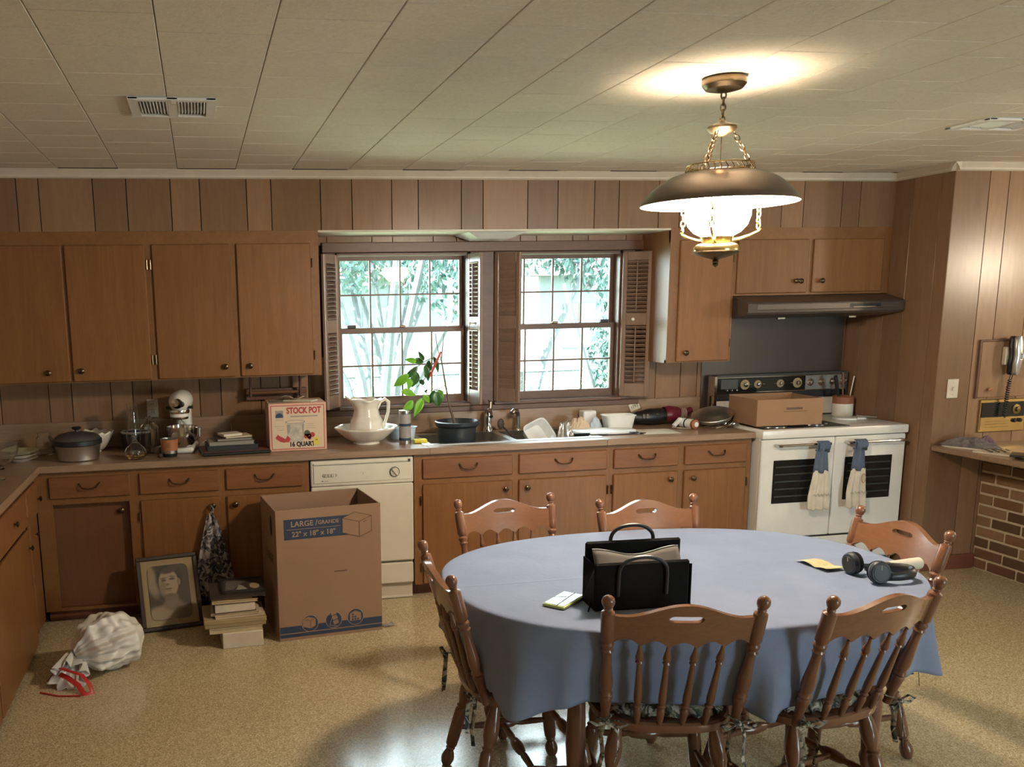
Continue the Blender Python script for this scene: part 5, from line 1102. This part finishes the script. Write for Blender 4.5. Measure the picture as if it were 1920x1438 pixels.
MB().prism([(.042, .548), (.400, .548), (.40, .656), (.042, .656)], -.0003, .0002, f).build('blue_banner', 'print_blue', mbx)
text('LARGE /', .040, 'cardboard_edge', mbx, front_m(.150, -.0012, .628), weight=.0006); text('GRANDE', .028, 'cardboard_edge', mbx, front_m(.280, -.0012, .628), weight=.0004); text('22" x 18" x 18"', .038, 'cardboard_edge', mbx, front_m(.200, -.0012, .574), weight=.0006)
B(.056, .345, -.0012, 0, .6005, .6025).build('banner_rule', 'cardboard_edge', mbx)
hexo = [(.355, .640), (.425, .668), (.515, .642), (.515, .560), (.447, .532), (.355, .562)]
MB().prism(hexo, -.0003, .0007, f).build('box_icon', 'cardboard', mbx)
def lines(pts_list, r, mat, y=-.0015, name='icon_line'):
    m = MB()
    for pts in pts_list: m.tube([(a, y, b) for a, b in pts], r, 4)
    m.build(name, mat, mbx)
lines([hexo+[hexo[0]], [(.355, .640), (.447, .615), (.515, .642)], [(.447, .615), (.447, .532)], [(.470, .610), (.490, .617)]], .0018, 'print_brown')
for a, b in ((.018, .036), (.042, .078)): B(.003, w_-.003, -.0012, 0, a, b).build('blue_stripe', 'print_blue', mbx)
for k, cx in enumerate((.165, .295, .415)):
    cz = .085+.004*k; MB().prism([(cx+.046*math.cos(a*PI/16), cz+.046*math.sin(a*PI/16)) for a in range(32)], -.0003, .0009, f).build('icon_ring', 'cardboard_edge', mbx); MB().prism([(cx+.043*math.cos(a*PI/16), cz+.043*math.sin(a*PI/16)) for a in range(32)], -.0003, .0013, f).build('icon_disc', 'print_blue', mbx)
MB().prism([(.125, .110), (.155, .122), (.195, .110), (.195, .070), (.168, .056), (.125, .070)], -.0003, .0018, f).build('parcel_icon', 'cardboard', mbx); lines([[(.125, .110), (.168, .100), (.195, .110)], [(.168, .100), (.168, .056)]], .0010, 'print_brown', -.0024)
for q in range(3): m = MB(f @ Matrix.Translation((.300+.006*(1-q), .076+.026*q, 0)) @ Matrix.Rotation(.35, 4, 'Z')); m.box(-.014, .014, -.011, .011, 0, .0018); m.build('trolley_parcel', 'cardboard', mbx)
lines([[(.272, .062), (.290, .118), (.262, .120)], [(.272, .062), (.318, .050)]], .0014, 'cardboard_edge', -.0024)
MB().prism([(.384, .072), (.384, .112), (.415, .126), (.446, .112), (.446, .072)], -.0003, .0018, f).build('warehouse_icon', 'cardboard', mbx)
for a, b in ((.395, .075), (.409, .075), (.423, .075), (.395, .088), (.409, .088), (.395, .101)): B(a, a+.010, -.0026, -.0015, b, b+.009).build('warehouse_parcel', 'print_blue', mbx)
B(.305, .375, -.0012, 0, .352, .358).build('edge_label', 'print_brown', mbx)
MB().prism([(.028*math.cos(a*PI/10), .055*math.sin(a*PI/10)) for a in range(20)], -.0005, .0008, Matrix.Translation((-.0004, .13, .60)) @ rotz(-PI/2) @ Matrix.Rotation(PI/2, 4, 'X')).build('hand_hole', 'lining_dark', mbx)
text('LARGE', .07, 'print_brown', mbx, Matrix.Translation((-.0012, .20, .42)) @ rotz(-PI/2) @ Matrix.Rotation(PI/2, 4, 'X'))
tag(MB(Matrix.Translation((.36, -1.02, .0)) @ rotz(.3)).grid(lambda u, v: ((u-.5)*.07, (v-.5)*.045, .003+.006*abs(math.sin(u*5+v*3))), 8, 5).build('tape_scrap', 'dirt_tape', thick=.001), 'scrap of grey packing tape on the floor by the moving box', 'tape')
# framed portrait leaning on the cabinet
pr = thing('framed_portrait', 'large dark-framed vintage portrait of a person leaning on the cabinet', 'picture', (-.802, -.812, .006), math.atan2(.059, .33))
mm = Matrix.Rotation(D(-23), 4, 'X'); W2, HH = .167, .41; fr = .022
for a, b, c, d in ((-W2, W2, 0, fr), (-W2, W2, HH-fr, HH)): m = MB(mm); m.box(a, b, -.010, .012, c, d, bev=.004); m.build('frame_rail', 'book_dark', pr, flat=True)
for a, b in ((-W2, -W2+fr), (W2-fr, W2)): m = MB(mm); m.box(a, b, -.0098, .0118, fr, HH-fr, bev=.003); m.build('frame_stile', 'book_dark', pr, flat=True)
m = MB(mm); m.box(-W2+fr, -W2+fr+.004, -.006, .008, fr, HH-fr); m.build('gilt_slip', 'brass', pr)
m = MB(mm); m.box(-W2+fr, W2-fr, .002, .006, fr, HH-fr); m.build('mat_board', 'paper_tan', pr)
def _portrait():
    t = NT('portrait_print'); tc = t.n('ShaderNodeTexCoord'); sep = t.n('ShaderNodeSeparateXYZ'); t.l(tc.outputs['Object'], sep.inputs[0])
    def math_(op, a, b=None):
        n = t.n('ShaderNodeMath', operation=op)
        for i, v in enumerate((a, b)):
            if v is None: continue
            if hasattr(v, 'links'): t.l(v, n.inputs[i])
            else: n.inputs[i].default_value = v
        return n.outputs[0]
    def ell(cx, cz, rx, rz, soft, rot=0):
        dx = math_('SUBTRACT', sep.outputs[0], cx); dz = math_('SUBTRACT', sep.outputs[2], cz)
        if rot: c, s = math.cos(rot), math.sin(rot); dx, dz = math_('ADD', math_('MULTIPLY', dx, c), math_('MULTIPLY', dz, s)), math_('SUBTRACT', math_('MULTIPLY', dz, c), math_('MULTIPLY', dx, s))
        d = math_('ADD', math_('POWER', math_('ABSOLUTE', math_('DIVIDE', dx, rx)), 2.0), math_('POWER', math_('ABSOLUTE', math_('DIVIDE', dz, rz)), 2.0))
        mr = t.n('ShaderNodeMapRange', interpolation_type='SMOOTHSTEP'); mr.inputs['From Min'].default_value = 1-soft; mr.inputs['From Max'].default_value = 1+soft; mr.inputs['To Min'].default_value = 1; mr.inputs['To Max'].default_value = 0
        t.l(d, mr.inputs['Value']); return mr.outputs[0]
    G_ = lambda v: (v*1.08, v*.82, v*.55)
    col = G_(.055)
    for cx, cz, rx, rz, so, rot, val in ((-.10, .27, .035, .10, .7, .3, .26), (.004, .255, .072, .078, .4, 0, .030), (.01, .04, .150, .088, .35, 0, .23), (-.06, .06, .075, .055, .7, -.2, .28), (.075, .055, .06, .06, .8, .3, .13), (.008, .150, .038, .050, .4, 0, .15), (.012, .125, .050, .026, .8, 0, .17),
                                         (.0, .236, .053, .070, .22, .06, .31), (-.034, .215, .018, .045, .9, 0, .20), (.055, .236, .010, .018, .4, 0, .20), (-.026, .250, .014, .0058, .8, 0, .08), (.020, .254, .016, .0058, .8, 0, .08), (-.026, .261, .017, .0036, .9, .1, .12), (.021, .266, .018, .0036, .9, -.1, .12), (-.008, .227, .010, .007, .9, 0, .14), (-.004, .205, .020, .0045, .7, 0, .11), (-.004, .194, .016, .004, .9, 0, .22), (.002, .172, .030, .010, .9, 0, .13), (.010, .302, .050, .018, .6, .2, .05)):
        col = t.mix(ell(cx, cz, rx, rz, so, rot), col, G_(val))
    return t.set(col, .35)
_portrait()
pm = MB(mm); pts = [(x, z_+.205) for x, z_ in superel(.112, .150, 9, 48)]; pm.prism(pts, -.0008, .0025, Matrix.Rotation(PI/2, 4, 'X')); pm.build('photograph', 'portrait_print', pr)
# stack on the floor, from the bottom up
SG = 'books and boxes stacked beside the moving box'
def slabthing(name, label, cat, x0, x1, y0, y1, z0, z1, mat, rz=0, edge=None):
    t = thing(name, label, cat, ((x0+x1)/2, (y0+y1)/2, z0), rz, SG); a, b, h = (x1-x0)/2, (y1-y0)/2, z1-z0; return t, a, b, h
def flatbox(name, label, x0, x1, y0, y1, z0, z1, mat, rz=0, lip=None):
    t, a, b, h = slabthing(name, label, 'box', x0, x1, y0, y1, z0, z1, mat, rz); B(-a, a, -b, b, 0, h*.6 if lip else h, bev=.003).build('base', mat, t, flat=True)
    if lip: B(-a-.003, a+.003, -b-.003, b+.003, h*.45, h, bev=.003).build('lid', lip, t, flat=True)
flatbox('white_carton', 'white cardboard carton at the bottom of the floor stack', -.550, -.340, -1.165, -.90, 0, .084, 'paper', D(3))
book('flat_folder', 'cream folder lying on the white carton in the floor stack', -.478, -1.04, .0845, .275, .24, .026, D(4), 'paper_cream', 'paper_cream', SG)
flatbox('tan_box', 'wide tan gift box in the middle of the floor stack', -.636, -.320, -1.155, -.90, .111, .156, 'paper_tan', D(2), 'paper_tan')
book('magazine', 'pale magazine lying on the tan gift box', -.455, -1.045, .1565, .255, .19, .013, D(5), 'box_cream', 'paper', SG)
book('magazine', 'upper pale magazine under the thick white book', -.470, -1.04, .170, .25, .19, .013, D(-1), 'paper_cream', 'box_cream', SG)
book('hardback_book', 'thick white-paged book in the floor stack', -.476, -1.05, .1835, .215, .17, .050, D(4), 'book_dark', 'paper', SG)
book('hardback_book', 'thin cream book resting on the thick white-paged book', -.475, -1.045, .234, .235, .18, .014, D(3), 'paper_cream', 'paper_cream', SG)
book('hardback_book', 'slim tan book third from the top of the floor stack', -.483, -1.04, .2485, .21, .18, .014, D(2), 'paper_tan', 'paper_tan', SG)
book('photo_album', 'broad dark brown album under the small framed picture', -.455, -1.03, .263, .285, .22, .022, D(1), 'book_dark', 'book_dark', SG)
sf = thing('small_picture', 'small black-framed picture lying on top of the floor stack', 'picture', (-.425, -1.025, .2865), D(2))
m = MB(); a, b = .113, .115; m.box(-a, a, -b, -b+.014, 0, .016, bev=.002); m.box(-a, a, b-.014, b, 0, .016, bev=.002); m.box(-a, -a+.014, -b, b, .0005, .0155); m.box(a-.014, a, -b, b, .0005, .0155); m.build('frame', 'book_black', sf, flat=True)
B(-a+.012, a-.012, -b+.012, b-.012, .001, .010).build('photograph', 'book_dark', sf); MB().prism([(-.04, -.085), (.02, -.085), (.0, -.02), (-.02, .0), (-.03, -.05)], .0102, .0108).build('print_shape', 'paper_grey', sf); MB().prism([(.06+.026*math.cos(q*PI/8), -.035+.05*math.sin(q*PI/8)) for q in range(16)], .0102, .0110).build('print_shape', 'paper_tan', sf); MB().prism([(-.095, -.085), (-.06, -.085), (.02, .06), (-.08, .08)], .0101, .0105).build('print_shape', 'bag_lining', sf)
# apron on the knob
ap = thing('floral_apron', 'grey floral apron hanging from a cabinet door knob', 'apron', (-.565, -.655, .10), 0)
def apf(u, v):
    wd = .018+.082*min(1, v*1.5)**.8; return ((u-.5)*2*wd+.012*v-.02*v*(1-v), -.006-.030*v+.020*math.sin(u*PI*4.5+.5)*min(1, .25+v), .50-.49*v+.010*math.sin(u*12))
MB().grid(apf, 45, 26).build('cloth', 'apron_floral', ap, thick=.006); MB().tube([(0, -.006, .50), (-.006, -.004, .535), (.0, .0, .555), (.010, -.006, .535), (.004, -.012, .49)], .004, 6).build('loop', 'apron_floral', ap)
# trash bag
tr = thing('trash_bag', 'tied white plastic trash bag on the floor at left', 'bag', (-1.10, -1.30, 0), 0)
from mathutils import noise as mnoise
AX = frame_to((-.135, -.09, .10), (.20, .10, .155)).to_3x3()
def trash(u, v):
    a = 2*PI*u; L = .36; rad = prof_fn([(0, .030), (.08, .062), (.25, .118), (.5, .150), (.75, .135), (.92, .075), (1, .012)], v)
    crease = (1-v)**1.2*(.16*math.sin(7*a+.7)+.12*math.sin(13*a+2)+.08*math.sin(21*a))
    lump = mnoise.noise(Vector((math.cos(a)*1.3, math.sin(a)*1.3, v*3.2)))*.20+abs(mnoise.noise(Vector((math.cos(a)*2.6+9, math.sin(a)*2.6, v*6))))*.20-.06
    p_ = Vector((rad*(1+crease+lump)*math.cos(a), rad*(1+crease+lump)*math.sin(a)*.92, L*v))
    q = AX @ p_ + Vector((-.15, -.09, .115)); return (q.x, q.y, max(.0015, q.z))
MB().grid(trash, 150, 48, cu=True).build('bag_body', 'trash_white', tr, angle=.7)
def neck(u, v):
    a = 2*PI*u; r = (.032+.040*v)*(1+.22*math.sin(8*a)+.10*math.sin(15*a+1)); c = Vector((-.145, -.09, .115)).lerp(Vector((-.165, -.185, .045)), v); return (c.x+r*math.cos(a)*1.1, c.y+r*math.sin(a)*.45, max(.002, c.z+r*math.sin(a)*.75))
MB().grid(neck, 60, 12, cu=True).build('gathered_neck', 'trash_white', tr, angle=.7, thick=.001)
def strap(pts): MB().tube(pts, .012, 6, flat=.22).build('drawstring', 'trash_red', tr)
strap([(-.205, -.15, .085), (-.165, -.20, .088), (-.10, -.235, .075), (-.065, -.265, .04), (-.05, -.29, .006), (-.085, -.30, .005), (-.115, -.26, .035), (-.165, -.22, .06), (-.205, -.18, .065)])
strap([(-.20, -.15, .075), (-.245, -.12, .045), (-.27, -.10, .010), (-.235, -.10, .006)])
MB().tube([(-.29, -.23, .004), (-.20, -.29, .004), (-.10, -.31, .004)], .004, 6).build('drawstring', 'trash_red', tr)
# ================================================================ ALCOVE WALL AND LEDGE
ls = thing('light_switch', 'cream light switch plate on the alcove wall', 'switch', (3.958, JY-.0005, 1.10))
B(-.039, .039, -.006, 0, 0, .117, bev=.003).build('plate', 'cream_plastic', ls, flat=True); B(-.006, .006, -.014, -.005, .048, .068, bev=.002).build('toggle', 'cream_plastic', ls, flat=True)
for q in (.022, .095): MB().lathe([(.004, 0), (0, .002)], 8, frame_to((0, -.006, q), (0, -1, q))).build('screw', 'steel', ls)
wd = thing('wall_hatch', 'small panelled access door with a copper knob behind the phone', 'door', (4.33, JY-.0005, 1.095))
B(-.20, .30, -.010, 0, 0, .345, bev=.004).build('door', 'panel_wood', wd, flat=True); B(-.21, .31, -.016, -.001, .345, .357, bev=.003).build('top_trim', 'trim_wood', wd, flat=True); B(-.215, -.203, -.016, -.001, -.005, .357, bev=.003).build('side_trim', 'trim_wood', wd, flat=True)
MB().lathe(KP, 14, frame_to((-.125+.0, -.010, .05), (-.125, -1, .05)) @ Matrix.Diagonal((.8, .8, .8, 1))).build('knob', 'copper_print', wd)
it = thing('intercom_panel', 'brass intercom panel with a dial on the alcove wall', 'panel', (4.325, JY-.0005, .878))
B(-.165, .165, -.012, 0, 0, .205, bev=.004).build('frame', 'bright_brass', it, flat=True); B(-.155, .155, -.015, -.011, .092, .185).build('dark_panel', 'black_glass', it); B(-.155, .155, -.0145, -.011, .014, .090).build('brass_panel', 'bright_brass', it)
MB().lathe([(.030, 0), (.030, .004), (.016, .006), (.014, .018), (0, .020)], 20, frame_to((.095, -.015, .138), (.095, -1, .138))).build('dial', 'brass', it)
for x in (.085, .125): MB().lathe([(.013, 0), (.013, .010), (.009, .016), (0, .017)], 16, frame_to((x, -.0145, .068), (x, -1, .068))).build('knob', 'black_plastic', it)
for k in range(3): B(-.12+.0*k, .05, -.0155, -.014, .03+.018*k, .032+.018*k).build('grille_line', 'antique_brass', it)
tp = thing('wall_telephone', 'black and silver corded phone hanging on the alcove wall', 'phone', (4.315, JY-.012, 1.245))
B(-.040, -.012, -.03, -.001, .05, .16, bev=.004).build('wall_plate', 'cream_plastic', tp, flat=True)
def hand(y0, y1, nm, mt, sc):
    def f_(u, v): a = 2*PI*u; z_ = .235*v; r = prof_fn([(0, .010), (.06, .026), (.3, .033), (.5, .030), (.75, .034), (.94, .028), (1, .012)], v)*sc; b = .012*math.sin(PI*v); return (.005+r*math.cos(a), (y0+y1)/2+(y1-y0)/2*math.sin(a)-b, z_-.01)
    MB().grid(f_, 28, 20, cu=True).build(nm, mt, tp)
hand(-.055, -.012, 'cradle_body', 'black_plastic', 1.12); hand(-.082, -.045, 'handset', 'silver_plastic', .95)
m = MB(); m.prism([(.016*math.cos(q*PI/8), .024*math.sin(q*PI/8)) for q in range(16)], -.002, .002, Matrix.Translation((.006, -.0945, .105)) @ Matrix.Rotation(PI/2, 4, 'X')); m.build('keypad', 'white_plastic', tp)
for k in range(6): B(-.004+.009*(k % 2), .003+.009*(k % 2), -.099, -.096, .092+.011*(k//2), .099+.011*(k//2)).build('key_button', 'dark_grey', tp)
pts = [(.008, -.045, -.005), (.010, -.04, -.03)]
for k in range(150): a = k*.72; q = k/149; pts.append((.005-.016*q+.011*math.cos(a), -.032+.011*math.sin(a), -.04-.235*q))
pts += [(-.012, -.03, -.27), (.0, -.022, -.12), (.012, -.026, -.008)]
MB().tube(pts, .0026, 5).build('coiled_cord', 'rubber', tp)
lz = .8108
pl2 = thing('serving_platter', 'long platter heaped with a grey cloth at the ledge corner', 'platter', (3.985, -.975, lz), D(-62))
MB().prism(superel(.15, .075, 2.5, 40), 0, .010).build('plate', 'china', pl2); rumple(0, 0, .010, .16, .08, .055, 12, k=8).build('cloth', 'tray_cloth', pl2, thick=.003)
tag(rumple(4.14, -.93, lz, .075, .055, .06, 13, k=7).build('table_runner', 'magenta_cloth', thick=.003), 'dull pink folded cloth behind the ledge platter', 'cloth')
for k, (x, y, a, lab, mt) in enumerate(((3.96, -1.20, .3, 'white magazine flat on the ledge beside the cutlery', 'paper'), (4.02, -1.36, -.4, 'cream paper folder on the ledge near the picture edge', 'paper_cream'), (3.94, -1.45, .7, 'dark booklet lying at the ledge edge', 'book_black'))):
    book('paper_stack', lab, x, y, lz+(.0 if k < 1 else .012*k), .13 if k != 1 else .17, .20, .009, a, mt, 'paper', 'papers on the ledge')
for k in range(4):
    t = thing('dark_utensil', ('dark knife on the ledge nearest the platter', 'second dark knife on the ledge from the platter', 'third dark knife on the ledge from the platter', 'dark knife on the ledge farthest from the platter')[k], 'cutlery', (3.93+.035*k, -1.17-.012*k, lz+.010), D(65), 'cutlery on the ledge'); MB().tube([(-.05, 0, .005), (.05, 0, .005)], [.007, .005], 8, flat=.5).build('handle', 'dark_grey', t); B(.05, .11, -.006, .006, .003, .006).build('blade', 'steel', t, flat=True)
# ---- standing lamp farther right in the same room (its light shows on the alcove boards)
fl_ = thing('floor_lamp', 'standing lamp with a glass globe in the right part of the room', 'lamp', (6.05, -2.87, 0))
MB().lathe([(.15, 0), (.15, .015), (.03, .03), (.012, .05), (.011, 1.80), (.03, 1.82), (.05, 1.835)], 24).build('stand', 'antique_brass', fl_); MB().ball((0, 0, 1.95), .12, 24).build('globe', 'floor_lamp_globe', fl_)
# ================================================================ OUTSIDE THE WINDOWS
gz = -.55
yard = MB(); yard.box(-40, 40, .14, 60, gz-.1, gz); o = yard.build('lawn_ground', 'lawn', loc=(0, 0, gz)); struct(o)
o = B(3.0, 9.0, 8, 14, gz, gz+.02).build('driveway', 'concrete'); struct(o)
def tree(name, label, base, h, trunks, crown, nleaf, lmat, seed, lsize=.12, blossoms=0, group='trees in the yard'):
    rr = random.Random(seed); t = thing(name, label, 'tree', base, 0, group)
    for k in range(trunks):
        a = 2*PI*k/max(1, trunks)+rr.uniform(-.4, .4); l = rr.uniform(.14, .32) if trunks > 1 else .05
        MB().tube([(.05*math.cos(a), .05*math.sin(a), 0), (l*.9*h*.4*math.cos(a), l*.9*h*.4*math.sin(a), h*.32), (l*h*math.cos(a), l*h*math.sin(a), h*.66), (l*1.5*h*math.cos(a), l*1.5*h*math.sin(a), h*.95)], [.075, .06, .042, .02], 8).build('trunk', 'bark', t)
    def leaves(n, mat, nm, sz):
        vs = []; fs = []
        for k in range(n):
            cx, cy, cz, r = crown[rr.randrange(len(crown))]; d = Vector((rr.gauss(0, 1), rr.gauss(0, 1), rr.gauss(0, 1))).normalized()*r*rr.random()**.45; p = Vector((cx, cy, cz))+d
            q = Euler((rr.uniform(0, 6), rr.uniform(0, 6), rr.uniform(0, 6))).to_matrix(); s = sz*rr.uniform(.6, 1.3); i = len(vs)
            vs += [p+q @ Vector(v)*s for v in ((-.5, 0, 0), (0, -.22, 0), (.5, 0, 0), (0, .22, 0))]; fs.append((i, i+1, i+2, i+3))
        m = MB(); m.v = vs; m.f = fs; o_ = m.build(nm, mat, t, flat=True); o_['kind'] = 'stuff'
    leaves(nleaf, lmat, 'foliage', lsize)
    if blossoms: leaves(blossoms, 'blossom_pink', 'blossom', lsize*.8)
tree('crape_myrtle', 'multi-trunk flowering tree outside the left window', (1.55, 5.2, gz), 4.2, 7, [(-.9, 0, 3.4, .8), (.2, .2, 3.7, .9), (1.1, 0, 3.3, .8), (-.2, .5, 3.0, .6), (.9, -.3, 2.6, .5)], 5000, 'foliage_teal', 1, .11, 120)
tree('yard_tree', 'leafy tree far left beyond the left window', (.2, 9.5, gz), 4.6, 3, [(-1, 0, 3.6, 1.2), (.6, 0, 3.9, 1.2), (0, 0, 3.0, .9)], 6000, 'foliage_green', 2, .15, 100)
tree('yard_tree', 'leafy tree outside the right window at left', (4.6, 8.6, gz), 4.4, 4, [(-.9, 0, 3.5, 1.0), (.5, 0, 3.8, 1.1), (1.3, 0, 3.2, .8), (-1.6, 0, 3.0, .7)], 7000, 'foliage_teal', 3, .14, 140)
tree('yard_tree', 'tree of the far yard seen between the two windows', (3.2, 12.5, gz), 4.4, 5, [(-2.2, 0, 3.2, 1.2), (-.8, 0, 3.7, 1.2), (.6, 0, 3.6, 1.2), (2.0, 0, 3.4, 1.2)], 6000, 'foliage_green', 9, .17, 120)
tree('evergreen_shrub', 'blue-green shrub close outside the right window', (4.05, 3.9, gz), 2.6, 2, [(0, 0, .6, .5), (.05, 0, 1.2, .5), (.1, 0, 1.8, .45), (.15, .1, 2.4, .4), (.4, .2, 1.0, .5)], 6000, 'foliage_teal', 4, .09)
tree('low_shrub', 'low shrub along the fence outside the left window', (1.0, 6.8, gz), 1.2, 2, [(-.8, 0, .5, .5), (0, 0, .55, .5), (.9, 0, .5, .5), (1.7, 0, .5, .45)], 2200, 'foliage_green', 5, .12)
tree('low_shrub', 'low shrub along the fence outside the right window', (4.6, 7.4, gz), 1.2, 2, [(-.9, 0, .45, .45), (0, 0, .5, .5), (1.0, 0, .45, .45), (2.0, 0, .5, .5)], 2200, 'foliage_teal', 6, .12)
ho = thing('neighbour_house', 'white neighbouring house with a grey roof beyond the yard', 'house', (5.0, 20, gz))
B(-9, 9, 0, 6, 0, 3.0).build('wall', 'siding_white', ho); m = MB(); m.add([(-9.5, -.6, 3.0), (9.5, -.6, 3.0), (9.5, 3, 4.8), (-9.5, 3, 4.8), (-9.5, 6.6, 3.0), (9.5, 6.6, 3.0)], [(0, 1, 2, 3), (3, 2, 5, 4), (0, 3, 4), (1, 5, 2), (0, 4, 5, 1)]); m.build('roof', 'roof_grey', ho, flat=True)
for x in (-7, -4, -1, 2.0, 5, 7.5):
    wn = B(x, x+1.0, -.03, .02, .9, 2.2).build('window', 'house_pane', ho); m = MB(); m.box(x+.48, x+.52, -.05, -.03, .9, 2.2); m.box(x, x+1, -.05, -.03, 1.53, 1.57); m.build('muntin', 'siding_white', wn)
fn = thing('chain_link_fence', 'chain link fence across the yard', 'fence', (3.0, 8.0, gz))
for k in range(-4, 6): MB().tube([(k*1.8, 0, 0), (k*1.8, 0, 1.2)], .025, 8).build('post', 'fence_metal', fn)
MB().tube([(-7.2, 0, 1.2), (9, 0, 1.2)], .02, 8).build('rail', 'fence_metal', fn)
m = MB(); n = 0; x = -7.2
while x < 9:
    for s in (1, -1):
        a, b = (x, x+1.2) if s > 0 else (x+1.2, x); m.add([(a-.006, 0, 0), (a+.006, 0, 0), (b+.006, 0, 1.2), (b-.006, 0, 1.2)], [(0, 1, 2, 3)])
    x += .11
m.build('mesh_wire', 'fence_metal', fn, flat=True)['kind'] = 'stuff'
